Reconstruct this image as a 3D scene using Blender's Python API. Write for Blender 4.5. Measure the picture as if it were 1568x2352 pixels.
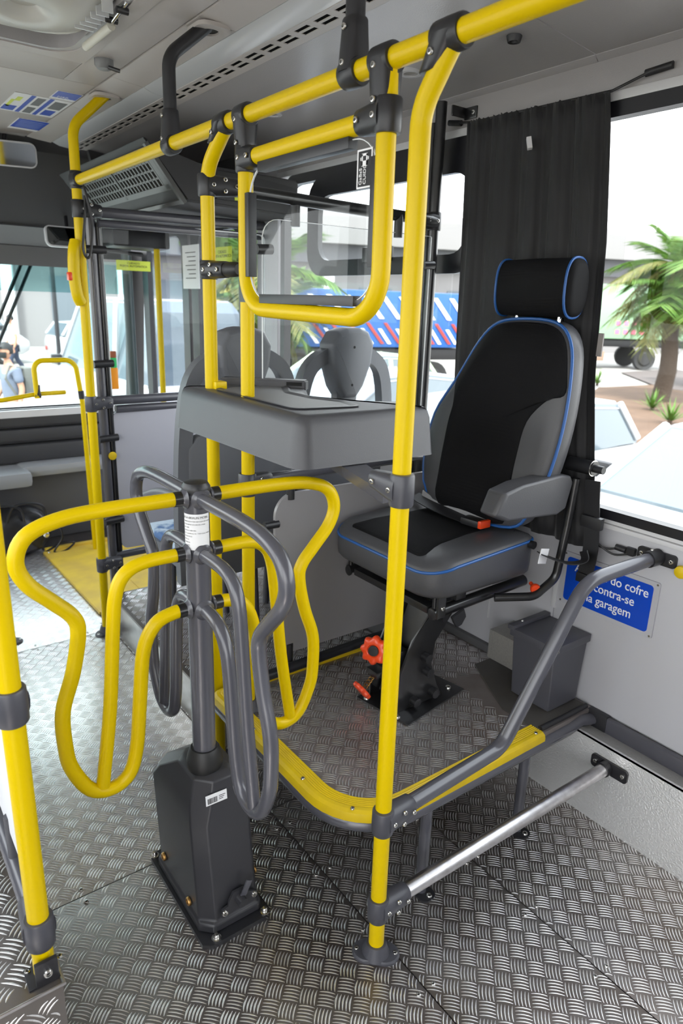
import bpy, bmesh, math, random
import numpy as np
from mathutils import Vector, Matrix
random.seed(7); np.random.seed(7)
for o in list(bpy.data.objects): bpy.data.objects.remove(o)
PI = math.pi
C = bpy.context.scene.collection
S = bpy.context.scene

# ------------------------------------------------------------------ camera
cam_d = bpy.data.cameras.new('camera'); cam = bpy.data.objects.new('camera', cam_d); C.objects.link(cam)
Rm = ((0.80504317, -0.14987506, 0.57397122), (-0.59242695, -0.25301724, 0.76486116), (0.030591, -0.95578227, -0.29247982))
cam.matrix_world = Matrix(((Rm[0][0], -Rm[0][1], -Rm[0][2], 0), (Rm[1][0], -Rm[1][1], -Rm[1][2], 0), (Rm[2][0], -Rm[2][1], -Rm[2][2], 1.45), (0, 0, 0, 1)))
cam_d.sensor_fit = 'VERTICAL'; cam_d.sensor_height = 36; cam_d.sensor_width = 24; cam_d.lens = 24
cam_d.clip_start = .02; cam_d.clip_end = 400
cam_d.dof.use_dof = True; cam_d.dof.focus_distance = 1.65; cam_d.dof.aperture_fstop = 4.5
S.camera = cam

# ------------------------------------------------------------------ sky, sun, exposure
W = bpy.data.worlds.new('sky'); S.world = W; W.use_nodes = True
wn = W.node_tree.nodes; wl = W.node_tree.links
bg = wn['Background']; tc = wn.new('ShaderNodeTexCoord'); sep = wn.new('ShaderNodeSeparateXYZ')
rp = wn.new('ShaderNodeValToRGB'); nz = wn.new('ShaderNodeTexNoise'); nz.inputs['Scale'].default_value = 2.5
mx = wn.new('ShaderNodeMath'); mx.operation = 'MULTIPLY_ADD'; mx.inputs[1].default_value = .25
wl.new(tc.outputs['Generated'], sep.inputs[0]); wl.new(tc.outputs['Generated'], nz.inputs['Vector'])
wl.new(nz.outputs['Fac'], mx.inputs[0]); wl.new(sep.outputs['Z'], mx.inputs[2]); wl.new(mx.outputs[0], rp.inputs[0])
rp.color_ramp.elements[0].position = .0; rp.color_ramp.elements[0].color = (1, .985, .97, 1)
rp.color_ramp.elements[1].position = .9; rp.color_ramp.elements[1].color = (.90, .93, 1, 1)
wl.new(rp.outputs[0], bg.inputs['Color']); bg.inputs['Strength'].default_value = 3.6
sd = bpy.data.lights.new('sun', 'SUN'); sd.energy = 6.0; sd.angle = math.radians(8); sd.color = (1, .97, .92)
sun = bpy.data.objects.new('sun', sd); C.objects.link(sun)
sun.rotation_euler = Vector((0.45, 0.35, -1)).to_track_quat('-Z', 'Y').to_euler()
S.view_settings.view_transform = 'Standard'; S.view_settings.look = 'None'
S.view_settings.exposure = .62; S.view_settings.gamma = 1; S.view_settings.use_curve_mapping = False
S.cycles.use_denoising = True
S.cycles.max_bounces = 12; S.cycles.diffuse_bounces = 6; S.cycles.transparent_max_bounces = 24
S.cycles.sample_clamp_indirect = 6
S.cycles.caustics_reflective = False; S.cycles.caustics_refractive = False

# ------------------------------------------------------------------ materials
MATS = {}
def mat(name, col, rough=.5, metal=0, spec=.5, bump=None, mottle=None, coat=0, emit=None, sheen=0):
    m = bpy.data.materials.new(name); m.use_nodes = True; nt = m.node_tree; b = nt.nodes['Principled BSDF']
    b.inputs['Base Color'].default_value = (*col, 1); b.inputs['Roughness'].default_value = rough
    b.inputs['Metallic'].default_value = metal; b.inputs['Specular IOR Level'].default_value = spec
    b.inputs['Coat Weight'].default_value = coat; b.inputs['Coat Roughness'].default_value = .12
    if sheen: b.inputs['Sheen Weight'].default_value = sheen
    t = nt.nodes.new('ShaderNodeTexCoord')
    if mottle:                                  # (second colour, scale, contrast)
        c2, sc, k = mottle
        n = nt.nodes.new('ShaderNodeTexNoise'); n.inputs['Scale'].default_value = sc; n.inputs['Detail'].default_value = 5
        r = nt.nodes.new('ShaderNodeValToRGB'); r.color_ramp.elements[0].position = .5 - k; r.color_ramp.elements[1].position = .5 + k
        r.color_ramp.elements[0].color = (*col, 1); r.color_ramp.elements[1].color = (*c2, 1)
        nt.links.new(t.outputs['Object'], n.inputs['Vector']); nt.links.new(n.outputs['Fac'], r.inputs[0]); nt.links.new(r.outputs[0], b.inputs['Base Color'])
    if bump:                                    # (kind, scale, strength, distance)
        kind, sc, st, di = bump
        if kind == 'noise': n = nt.nodes.new('ShaderNodeTexNoise'); n.inputs['Detail'].default_value = 3; out = 'Fac'
        elif kind == 'voronoi': n = nt.nodes.new('ShaderNodeTexVoronoi'); n.feature = 'SMOOTH_F1'; out = 'Distance'
        else: n = nt.nodes.new('ShaderNodeTexWave'); n.inputs['Distortion'].default_value = 0; out = 'Fac'
        n.inputs['Scale'].default_value = sc
        bp = nt.nodes.new('ShaderNodeBump'); bp.inputs['Strength'].default_value = st; bp.inputs['Distance'].default_value = di
        nt.links.new(t.outputs['Object'], n.inputs['Vector']); nt.links.new(n.outputs[out], bp.inputs['Height']); nt.links.new(bp.outputs[0], b.inputs['Normal'])
    if emit: b.inputs['Emission Color'].default_value = (*emit[:3], 1); b.inputs['Emission Strength'].default_value = emit[3]
    MATS[name] = m; return m
def glassmat(name, tint, refl=.10, rough=0.0):
    m = bpy.data.materials.new(name); m.use_nodes = True; nt = m.node_tree; nt.nodes.clear()
    o = nt.nodes.new('ShaderNodeOutputMaterial'); tr = nt.nodes.new('ShaderNodeBsdfTransparent'); gl = nt.nodes.new('ShaderNodeBsdfGlossy')
    mi = nt.nodes.new('ShaderNodeMixShader'); fr = nt.nodes.new('ShaderNodeFresnel'); fr.inputs['IOR'].default_value = 1.28
    mu = nt.nodes.new('ShaderNodeMath'); mu.operation = 'MULTIPLY'; mu.inputs[1].default_value = refl
    tr.inputs[0].default_value = (*tint, 1); gl.inputs['Roughness'].default_value = rough; gl.inputs[0].default_value = (1, 1, 1, 1)
    geo = nt.nodes.new('ShaderNodeNewGeometry'); inv = nt.nodes.new('ShaderNodeMath'); inv.operation = 'SUBTRACT'; inv.inputs[0].default_value = 1; m2 = nt.nodes.new('ShaderNodeMath'); m2.operation = 'MULTIPLY'
    nt.links.new(geo.outputs['Backfacing'], inv.inputs[1]); nt.links.new(fr.outputs[0], m2.inputs[0]); nt.links.new(inv.outputs[0], m2.inputs[1]); nt.links.new(m2.outputs[0], mu.inputs[0]); nt.links.new(mu.outputs[0], mi.inputs[0])
    nt.links.new(tr.outputs[0], mi.inputs[1]); nt.links.new(gl.outputs[0], mi.inputs[2]); nt.links.new(mi.outputs[0], o.inputs[0])
    MATS[name] = m; return m
YEL = mat('yellow paint', (.70, .495, .0), .32, spec=.22)
YEP = mat('yellow plastic edging', (.78, .55, .004), .40, spec=.3, mottle=((.60, .42, .02), 14, .25))
YRM = mat('scuffed yellow ramp', (.78, .56, .06), .45, mottle=((.62, .43, .08), 9, .2))
GRT = mat('grey painted tube', (.074, .074, .088), .27, coat=.3)
GRC = mat('grey clamp plastic', (.060, .060, .071), .40, spec=.45, bump=('noise', 500, .12, .0006))
BLK = mat('black painted steel', (.012, .012, .013), .28, coat=.3)
BLP = mat('black plastic', (.016, .016, .018), .42)
DGP = mat('dark grey plastic', (.018, .018, .021), .38, bump=('noise', 700, .15, .0006))
HSG = mat('charcoal housing plastic', (.028, .028, .033), .36, spec=.4, mottle=((.037, .037, .041), 5, .25), bump=('noise', 500, .05, .0004))
DSK = mat('grey textured desk plastic', (.058, .058, .065), .42, spec=.5, bump=('voronoi', 900, .25, .0006))
ALU = mat('brushed aluminium tube', (.62, .61, .62), .32, 1, mottle=((.45, .43, .43), 40, .2), bump=('noise', 220, .10, .0006))
PLT = mat('worn aluminium tread plate', (.30, .285, .275), .38, .88, mottle=((.19, .155, .135), 4.5, .22), bump=('noise', 120, .10, .001))
BAR = mat('polished tread ridges', (.92, .915, .91), .27, .88)
PTD = mat('grimy platform tread plate', (.40, .37, .36), .42, .75, mottle=((.26, .21, .19), 6, .2), bump=('noise', 120, .10, .001))
PLG = mat('glare-lightened aluminium tread plate', (.84, .83, .82), .36, .85, mottle=((.64, .62, .60), 3, .22), bump=('noise', 120, .10, .001))  # lighter copy of the plate: windscreen glare on the aisle put into the colour
STU = mat('stucco embossed aluminium', (.88, .88, .87), .34, .55, bump=('voronoi', 210, .6, .0022))
STB = mat('stucco aluminium ledge', (.58, .57, .55), .36, .5, bump=('voronoi', 210, .4, .002))
WAL = mat('light grey wall laminate', (.50, .50, .525), .38, bump=('noise', 40, .02, .002))
TRM = mat('white sill trim', (.62, .62, .63), .35)
CEI = mat('grey beige ceiling panel', (.45, .415, .39), .42, bump=('noise', 350, .18, .0012))
CE2 = mat('lower ceiling moulding', (.35, .335, .335), .28, bump=('noise', 300, .25, .0016))
LMP = mat('satin lamp strip', (.60, .61, .62), .22, .15, spec=.8)
SLT = mat('slot backing black', (.004, .004, .004), .8)
LIN = mat('dark cab liner', (.032, .032, .034), .6, bump=('noise', 300, .2, .001))
LIG = mat('mid grey cab panel', (.095, .095, .098), .5)
FRM = mat('black window seal', (.010, .010, .013), .35)
CUR = mat('dark grey curtain cloth', (.011, .011, .0125), .70, sheen=.12, bump=('noise', 800, .3, .0006))
VIN = mat('grey seat vinyl', (.062, .062, .067), .42, spec=.4, bump=('voronoi', 420, .22, .0008))
MSH = mat('black seat mesh', (.0028, .0028, .0036), .75, spec=.2, bump=('wave', 220, .35, .0006))
BLU = mat('blue piping', (.010, .085, .30), .4)
RED = mat('orange red knob', (.80, .065, .012), .30, coat=.3)
MET = mat('zinc screw', (.70, .69, .66), .22, 1)
BRS = mat('rusty brass bolt', (.42, .24, .08), .35, 1)
SGN = mat('sign blue', (.002, .06, .50), .30)
WHT = mat('white print', (.85, .85, .86), .5)
PAP = mat('white paper sticker', (.78, .78, .79), .45)
INK = mat('black print', (.01, .01, .012), .6)
LIM = mat('yellow green label', (.62, .72, .05), .5)
BOXM = mat('grey storage box', (.075, .075, .088), .42, spec=.5, bump=('noise', 300, .08, .0006))
PNL = mat('grey divider panel', (.30, .29, .295), .30, spec=.6)
SEA = mat('passenger seat shell grey', (.12, .125, .14), .45, bump=('noise', 400, .2, .0006))
FAB = mat('blue patterned fabric', (.08, .16, .33), .8, mottle=((.45, .55, .65), 14, .06))
BAG = mat('black leather bag', (.012, .012, .014), .35, bump=('noise', 30, .3, .004))
MIR = mat('mirror glass', (.55, .57, .57), .04, 1)
RUB = mat('black rubber', (.010, .010, .010), .5)
CLR = glassmat('clear acrylic', (.95, .96, .96), .8)
WGL = glassmat('window glass', (.94, .96, .96), .8)
WGT = glassmat('tinted window glass', (.88, .94, .94), .8)
DRG = glassmat('door glass', (.78, .80, .84), .9)
EDG = mat('acrylic edge', (.80, .82, .84), .25)
RDP = mat('red painted panel', (.30, .03, .02), .4)
GRN = mat('green plastic', (.02, .45, .12), .4)
ORG = mat('orange plastic', (.85, .30, .01), .4)
CHS = mat('chrome', (.8, .8, .8), .08, 1)

# ------------------------------------------------------------------ helpers
def V(*a): return Vector(a)
def finish(bm, name, mats, parent=None, smooth=True, sharp=40):
    bmesh.ops.recalc_face_normals(bm, faces=bm.faces)
    me = bpy.data.meshes.new(name); bm.to_mesh(me); bm.free()
    if not isinstance(mats, (list, tuple)): mats = [mats]
    for m in mats: me.materials.append(m)
    return link(me, name, parent, smooth, sharp)
def link(me, name, parent=None, smooth=True, sharp=40):
    if smooth:
        me.polygons.foreach_set('use_smooth', [True] * len(me.polygons)); me.set_sharp_from_angle(angle=math.radians(sharp))
    o = bpy.data.objects.new(name, me); C.objects.link(o)
    if parent is not None:
        o.parent = parent; o.matrix_parent_inverse = pinv(parent)
    return o
def wm(o):
    m = o.matrix_basis.copy()
    if o.parent: m = wm(o.parent) @ o.matrix_parent_inverse @ m
    return m
def pinv(p): return wm(p).inverted()
def thing(name, label, cat, loc=(0, 0, 0), rz=0, group=None):
    o = bpy.data.objects.new(name, None); C.objects.link(o); o.location = loc; o.rotation_euler = (0, 0, rz)
    o.empty_display_size = .05; o['label'] = label; o['category'] = cat
    if group: o['group'] = group
    return o
def tag(o, label, cat, group=None):
    o['label'] = label; o['category'] = cat
    if group: o['group'] = group
    return o
def struct(o): o['kind'] = 'structure'; return o
def root_struct(name):
    o = bpy.data.objects.new(name, None); C.objects.link(o); o['kind'] = 'structure'; return o
def lab(o, s): o['label'] = s; return o
def copy_tree(o, parent=None):
    c = o.copy(); C.objects.link(c)
    if parent is not None: c.parent = parent; c.matrix_parent_inverse = o.matrix_parent_inverse.copy()
    for ch in list(o.children): copy_tree(ch, c)
    return c
# --- shapes added to a bmesh
def a_box(bm, lo, hi, bev=0, mi=0, M=None):
    r = bmesh.ops.create_cube(bm, size=1); vs = r['verts']
    for v in vs: v.co = V(*[lo[i] + (v.co[i] + .5) * (hi[i] - lo[i]) for i in range(3)])
    fs = list({f for v in vs for f in v.link_faces})
    if bev:
        es = list({e for v in vs for e in v.link_edges})
        rr = bmesh.ops.bevel(bm, geom=es, offset=bev, segments=2, affect='EDGES', profile=.6)
        fs = list(set([f for f in fs if f.is_valid] + rr['faces'])); vs = list({v for f in fs for v in f.verts})
    for f in fs: f.material_index = mi
    if M is not None: bmesh.ops.transform(bm, matrix=M, verts=vs)
    return vs
def ring_loft(bm, rings, closed=True, cap0=True, cap1=True, mi=0):
    R = [[bm.verts.new(p) for p in r] for r in rings]; n = len(R[0])
    for i in range(len(R) - 1):
        for j in range(n if closed else n - 1):
            k = (j + 1) % n
            f = bm.faces.new((R[i][j], R[i][k], R[i + 1][k], R[i + 1][j])); f.material_index = mi
    if cap0 and closed: bm.faces.new(R[0][::-1]).material_index = mi
    if cap1 and closed: bm.faces.new(R[-1]).material_index = mi
    return R
def fillet(pts, rad, n=7):
    pts = [Vector(p) for p in pts]; out = [pts[0]]
    for i in range(1, len(pts) - 1):
        r = rad[i - 1] if isinstance(rad, (list, tuple)) else rad
        a, b, c = pts[i - 1], pts[i], pts[i + 1]; u = (a - b); w = (c - b); lu, lw = u.length, w.length; u /= lu; w /= lw
        ang = u.angle(w)
        if r <= 0 or ang > PI - .03: out.append(b); continue
        d = r / math.tan(ang / 2); d = min(d, lu * .49, lw * .49); rr = d * math.tan(ang / 2)
        p0, p1 = b + u * d, b + w * d; bis = (u + w).normalized(); cen = b + bis * (rr / math.sin(ang / 2))
        v0, v1 = p0 - cen, p1 - cen; th = v0.angle(v1); ax = v0.cross(v1).normalized()
        for k in range(n + 1): out.append(cen + Matrix.Rotation(th * k / n, 3, ax) @ v0)
    out.append(pts[-1]); return out
def spline(pts, n=6):
    P = [Vector(p) for p in pts]; P = [P[0] * 2 - P[1]] + P + [P[-1] * 2 - P[-2]]; out = []
    for i in range(1, len(P) - 2):
        for k in range(n):
            t = k / n; a, b, c, d = P[i - 1], P[i], P[i + 1], P[i + 2]
            out.append(.5 * ((2 * b) + (c - a) * t + (2 * a - 5 * b + 4 * c - d) * t * t + (3 * b - a - 3 * c + d) * t ** 3))
    out.append(P[-2]); return out
def a_tube(bm, pts, r, seg=14, mi=0, closed=False, sect=None, up=None):
    P = [Vector(p) for p in pts]; n = len(P); rings = []
    def T(i):
        if closed: return (P[(i + 1) % n] - P[i - 1]).normalized()
        return (P[min(i + 1, n - 1)] - P[max(i - 1, 0)]).normalized()
    t0 = T(0); u = Vector(up) if up else (V(0, 0, 1) if abs(t0.z) < .9 else V(1, 0, 0)); u = (u - t0 * u.dot(t0)).normalized()
    for i in range(n):
        t = T(i); u = (u - t * u.dot(t)).normalized(); w = t.cross(u)
        ri = r[i] if isinstance(r, (list, tuple)) else r
        if sect: rings.append([P[i] + u * a + w * b for a, b in sect])
        else: rings.append([P[i] + (u * math.cos(2 * PI * k / seg) + w * math.sin(2 * PI * k / seg)) * ri for k in range(seg)])
    if closed: rings.append(rings[0]); ring_loft(bm, rings, cap0=False, cap1=False, mi=mi); bmesh.ops.remove_doubles(bm, verts=bm.verts, dist=1e-6)
    else: ring_loft(bm, rings, mi=mi)
def a_lathe(bm, prof, M=None, seg=24, mi=0):
    rings = [[V(r * math.cos(2 * PI * k / seg), r * math.sin(2 * PI * k / seg), z) for k in range(seg)] for r, z in prof]
    if M is not None: rings = [[M @ p for p in r] for r in rings]
    ring_loft(bm, rings, mi=mi)
def a_prism(bm, poly, d0, d1, axis='z', mi=0, M=None):
    def P(a, b, d): return {'z': V(a, b, d), 'x': V(d, a, b), 'y': V(a, d, b)}[axis]
    rings = [[P(a, b, d0) for a, b in poly], [P(a, b, d1) for a, b in poly]]
    if M is not None: rings = [[M @ p for p in r] for r in rings]
    ring_loft(bm, rings, mi=mi)
def rrect(x0, x1, y0, y1, r, n=5):
    out = []
    rs = r if isinstance(r, (list, tuple)) else [r] * 4
    for (cx, cy, a0, q) in ((x1 - rs[0], y1 - rs[0], 0, rs[0]), (x0 + rs[1], y1 - rs[1], 90, rs[1]), (x0 + rs[2], y0 + rs[2], 180, rs[2]), (x1 - rs[3], y0 + rs[3], 270, rs[3])):
        for k in range(n + 1):
            a = math.radians(a0 + 90 * k / n); out.append((cx + q * math.cos(a), cy + q * math.sin(a)))
    return out
def along(a, b):                       # matrix with z axis from a to b, origin a
    a = Vector(a); b = Vector(b); q = (b - a).to_track_quat('Z', 'Y'); return Matrix.Translation(a) @ q.to_matrix().to_4x4()
# --- one-call objects
def box(name, lo, hi, m, parent=None, bev=.002, M=None):
    bm = bmesh.new(); a_box(bm, lo, hi, bev, 0, M); return finish(bm, name, m, parent)
def tube(name, pts, r, m, parent=None, seg=16, fil=0, **k):
    bm = bmesh.new(); a_tube(bm, fillet(pts, fil) if fil else pts, r, seg, **k); return finish(bm, name, m, parent)
def lathe(name, prof, m, parent=None, M=None, seg=24):
    bm = bmesh.new(); a_lathe(bm, prof, M, seg); return finish(bm, name, m, parent)
def prism(name, poly, d0, d1, m, parent=None, axis='z', bev=0, M=None):
    bm = bmesh.new(); a_prism(bm, poly, d0, d1, axis, 0, M)
    if bev: bmesh.ops.bevel(bm, geom=[e for e in bm.edges], offset=bev, segments=2, affect='EDGES')
    return finish(bm, name, m, parent)
def frame(name, outer, inner, d0, d1, m, parent=None, axis='x'):
    """flat ring between two equally sampled outlines, extruded d0..d1"""
    bm = bmesh.new()
    def P(a, b, d): return {'z': V(a, b, d), 'x': V(d, a, b), 'y': V(a, d, b)}[axis]
    R = [[bm.verts.new(P(a, b, d)) for a, b in q] for q, d in ((outer, d0), (inner, d0), (inner, d1), (outer, d1))]
    n = len(outer)
    for i in range(4):
        A, B = R[i], R[(i + 1) % 4]
        for j in range(n): k = (j + 1) % n; bm.faces.new((A[j], A[k], B[k], B[j]))
    return finish(bm, name, m, parent)
SCREW = None
def screw(pos, nrm, parent, r=.0055, m=None, name='screw'):
    global SCREW
    if SCREW is None: SCREW = {}
    key = (m or MET).name
    if key not in SCREW:
        bm = bmesh.new(); a_lathe(bm, [(0.0001, -.1), (1, -.1), (1, .25), (.85, .5), (.55, .55), (.5, .2), (0.0001, .2)], None, 14, 0)
        a_lathe(bm, [(.0001, .21), (.48, .21), (.0001, .215)], None, 6, 1)
        me = bpy.data.meshes.new('screw'); bm.to_mesh(me); bm.free(); me.materials.append(m or MET); me.materials.append(SLT)
        me.polygons.foreach_set('use_smooth', [True] * len(me.polygons)); me.set_sharp_from_angle(angle=.6); SCREW[key] = me
    o = bpy.data.objects.new(name, SCREW[key]); C.objects.link(o)
    q = Vector(nrm).to_track_quat('Z', 'Y'); Mw = Matrix.Translation(Vector(pos)) @ q.to_matrix().to_4x4() @ Matrix.Scale(r, 4)
    o.parent = parent; o.matrix_parent_inverse = pinv(parent); o.matrix_basis = Mw
    return o
def clamp(parent, P, ax, br, L=.05, R=.0235, bl=.07, r0=.022, m=None, screws=2, side=None, flat=1.0):
    """plastic tube clamp: a sleeve round the main tube (axis ax) and a tapering socket along br"""
    P = Vector(P); ax = Vector(ax).normalized(); br = Vector(br).normalized(); bm = bmesh.new()
    h = L / 2
    a_lathe(bm, [(R * .93, -h), (R, -h + .003), (R * 1.02, 0), (R, h - .003), (R * .93, h)], along(P, P + ax), 24)
    seg = 20; w = ax.cross(br).normalized(); rings = []
    for t in (0, .35, .75, .96, 1):
        e = {0: 1.15, .35: 1.1, .75: 1.0, .96: .97, 1: .90}[t]
        hh = (h * 1.0 * (1 - t) + r0 * t) * (1 if t < 1 else .93); ww = (R * (1 - t) + r0 * t) * e * (1 if t < 1 else .97)
        c = P + br * (bl * t); ring = []
        for k in range(seg):
            a = 2 * PI * k / seg; ca, sa = math.cos(a), math.sin(a); p = .75
            ring.append(c + ax * (hh * math.copysign(abs(ca) ** p, ca)) + w * (ww * math.copysign(abs(sa) ** p, sa)))
        rings.append(ring)
    ring_loft(bm, rings)
    o = finish(bm, 'clamp', m or GRC, parent, True, 35)
    sd = Vector(side).normalized() if side is not None else w
    if sd.dot(w) < 0: wn_ = -w
    else: wn_ = w
    offs = {0: [], 1: [(.5, 0)], 2: [(.15, 0), (.8, 0)], 3: [(.35, .45), (.35, -.45), (.8, 0)], 4: [(.15, 0), (.5, .5), (.5, -.5), (.85, 0)]}[screws]
    for t, u in offs: screw(P + br * (bl * t) + ax * (h * u) + wn_ * ((R * (1 - t) + r0 * t) * 1.10), wn_, o, .0056)
    return o
def flange(parent, P, r=.018, m=None, nrm=(0, 0, 1), rot=0.0):
    P = Vector(P); bm = bmesh.new(); M = along(P, P + Vector(nrm)) @ Matrix.Rotation(rot, 4, 'Z')
    dia = [];
    for k in range(32):
        a = 2 * PI * k / 32; rr = .030 + .026 * abs(math.cos(a)) ** 2.2; dia.append((rr * math.cos(a), rr * math.sin(a)))
    rings = [[M @ V(x * s, y * s, z) for x, y in dia] for s, z in ((1, 0), (1, .006), (.93, .010))]
    ring_loft(bm, rings)
    a_lathe(bm, [(.034, .006), (.030, .016), (.0245, .032), (.023, .036), (.019, .036)], M)
    o = finish(bm, 'base_flange', m or GRC, parent, True, 30)
    for s in (-1, 1): screw(M @ V(.045 * s, 0, .0095), nrm, o, .006)
    return o
def text(body, size, pos, rot, m, parent, name='lettering', ext=.0004, align='LEFT', sx=1.0, spacing=1.0, bold=0.0):
    cu = bpy.data.curves.new(name, 'FONT'); cu.body = body; cu.size = size; cu.extrude = ext; cu.align_x = align; cu.space_line = spacing; cu.offset = bold
    o = bpy.data.objects.new('t', cu); C.objects.link(o); bpy.context.view_layer.update()
    me = bpy.data.meshes.new_from_object(o.evaluated_get(bpy.context.evaluated_depsgraph_get())); bpy.data.objects.remove(o)
    me.materials.clear(); me.materials.append(m); me.name = name
    Mw = Matrix.Translation(Vector(pos)) @ rot.to_4x4() @ Matrix.Diagonal((sx, 1, 1, 1)); me.transform(Mw)
    return link(me, name, parent, False)
def basis(x, y):
    x = Vector(x).normalized(); y = Vector(y).normalized(); z = x.cross(y).normalized(); y = z.cross(x)
    return Matrix((x, y, z)).transposed()

# ================================================================== THE SHELL OF THE BUS
XR, XL = 1.72, -.78; ZP = .30
# ---- floor
floor = root_struct('floor')
box('subfloor', (XL, -3.0, -.06), (XR, 4.40, -.006), SLT, floor, 0)
def treads(name, x0, x1, y0, y1, z, parent, inside=None, m=None, frame_=None, p=.0545, h=.0013, ph=(.667, 1.051)):
    """five-bar tread ridges, as one joined relief part"""
    bs = p / math.sqrt(2); st = bs / 5.0; L = bs * .46; w = .0019
    cen = []
    for i in range(int((x0 - ph[0]) / p) - 2, int((x1 - ph[0]) / p) + 3):
        for j in range(int((y0 - ph[1]) / p) - 2, int((y1 - ph[1]) / p) + 3):
            cen.append((ph[0] + i * p, ph[1] + j * p, 0)); cen.append((ph[0] + (i + .5) * p, ph[1] + (j + .5) * p, 1))
    tpl = []; stn = [-1, -.55, 0, .55, 1]
    for s in stn:
        cv = (1 - s * s) * .0024; ww = w * (1 - abs(s) ** 2.5 * .75)
        tpl += [(s * L, cv - ww, 0), (s * L, cv, h * (1 - abs(s) ** 3 * .7)), (s * L, cv + ww, 0)]
    tpl = np.array(tpl); fc = []
    for k in range(4):
        a = k * 3; fc += [(a, a + 3, a + 4, a + 1), (a + 1, a + 4, a + 5, a + 2)]
    fc = np.array(fc); VV = []; ds = {0: (math.sqrt(.5), -math.sqrt(.5)), 1: (math.sqrt(.5), math.sqrt(.5))}
    for cx, cy, k in cen:
        dx, dy = ds[k]; nx, ny = -dy, dx
        for b in range(-2, 3):
            ox, oy = cx + nx * st * b, cy + ny * st * b
            if not (x0 < ox < x1 and y0 < oy < y1): continue
            sa, sb = -1.0, 1.0
            for c_, d_, lo_, hi_ in ((ox, dx * L, x0 + .001, x1 - .001), (oy, dy * L, y0 + .001, y1 - .001)):
                u_, v_ = sorted(((lo_ - c_) / d_, (hi_ - c_) / d_)); sa = max(sa, u_); sb = min(sb, v_)
            if sb - sa < .5: continue
            if inside and not all(inside(ox + dx * L * q, oy + dy * L * q) for q in (sa, (sa + sb) / 2, sb)): continue
            tx = (sa + sb) / 2 * L + tpl[:, 0] * (sb - sa) / 2
            X = ox + tx * dx + tpl[:, 1] * nx; Y = oy + tx * dy + tpl[:, 1] * ny
            VV.append(np.stack([X, Y, z + tpl[:, 2]], 1))
    if not VV: return None
    n = len(VV); A = np.concatenate(VV); F = (fc[None] + (np.arange(n) * 15)[:, None, None]).reshape(-1, 4)
    if frame_ is not None: Mx = np.array(frame_); A = A @ Mx[:3, :3].T + Mx[:3, 3]
    me = bpy.data.meshes.new(name); me.vertices.add(len(A)); me.vertices.foreach_set('co', A.astype('f').ravel())
    me.loops.add(F.size); me.loops.foreach_set('vertex_index', F.ravel().astype('i')); me.polygons.add(len(F))
    me.polygons.foreach_set('loop_start', (np.arange(len(F)) * 4).astype('i')); me.polygons.foreach_set('loop_total', np.full(len(F), 4, 'i'))
    me.polygons.foreach_set('use_smooth', np.ones(len(F), bool)); me.update(); me.validate(); me.materials.append(m or BAR)
    o = link(me, name, parent, False); o['kind'] = 'stuff'; return o
g = .0015
for x0, x1, y0, y1 in ((-.78, .17, -3, 1.458), (.17, .862, -3, 1.458), (-.78, .862, 1.458, 2.86), (-.78, .862, 2.86, 4.38), (.862, 1.222, -3, 1.458), (1.222, 1.64, -3, 1.458), (.862, 1.64, 1.458, 2.86), (.862, 1.64, 2.86, 4.38)):
    pl = box('floor_plate', (x0 + g, y0 + g, -.006), (x1 - g, y1 - g, 0), PLG if y0 > 1.4 and x0 < .8 else PLT, floor, .0006)
    a, b, c, d = max(x0, -.5), x1, max(y0, .2), min(y1, 4.1)
    if b > a and d > c: treads('tread_relief', a, b, c, d, -.0001, pl, p=.0545)
    for yy in np.arange(max(y0, .3) + .08, min(y1, 3.2), .20):
        for xx in (x0 + .022, x1 - .022):
            if .2 < xx < 1.6: screw((xx, yy, 0), (0, 0, 1), pl, .0055)
    for xx in np.arange(max(x0, .2) + .12, x1, .22):
        for yy in (y0 + .022, y1 - .022):
            if .3 < yy < 3.2: screw((xx, yy, 0), (0, 0, 1), pl, .0055)

# ---- right wall
wr = root_struct('wall_right')
OUT = mat('bus body white', (.7, .7, .7), .4)
def wbox(name, y0, y1, z0, z1, m=WAL, x0=XR, x1=XR + .05, bev=.002): return box(name, (x0, y0, z0), (x1, y1, z1), m, wr, bev)
ys = [-3.0, -1.6, -.2, 1.168, 1.92, 2.83]
for i in range(5): wbox('wall_panel', ys[i] + .001, ys[i + 1] - .001, .30, .862)
box('wall_core', (XR + .012, -3.0, 0), (XR + .06, 2.83, .86), OUT, wr, 0)
box('wall_joint_strip', (XR - .006, 1.160, .56), (XR + .001, 1.176, .862), TRM, wr, .001)
for a, b in ((.862, .875), (.876, .892)): box('window_sill', (XR - (.012 if a < .87 else .006), -3, a), (XR + .05, 2.83, b), TRM, wr, .003)
# hatch outline in the wall panel by the seat foot
for s in ((1.42, 1.424, .42, .70), (1.424, 1.86, .696, .70)): box('access_panel_edge', (XR - .004, s[0], s[2]), (XR + .001, s[1], s[3]), TRM, wr, 0)
wbox('wall_head_panel', -3, 2.83, 1.985, 2.09, CE2, XR - .003, XR + .05, .003)
box('window_head_trim', (XR - .010, -3, 1.962), (XR + .05, 2.83, 1.985), TRM, wr, .003)
wbox('wall_post', 2.83, 3.02, 0, 2.09, WAL, XR - .005, XR + .05, .01)
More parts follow.
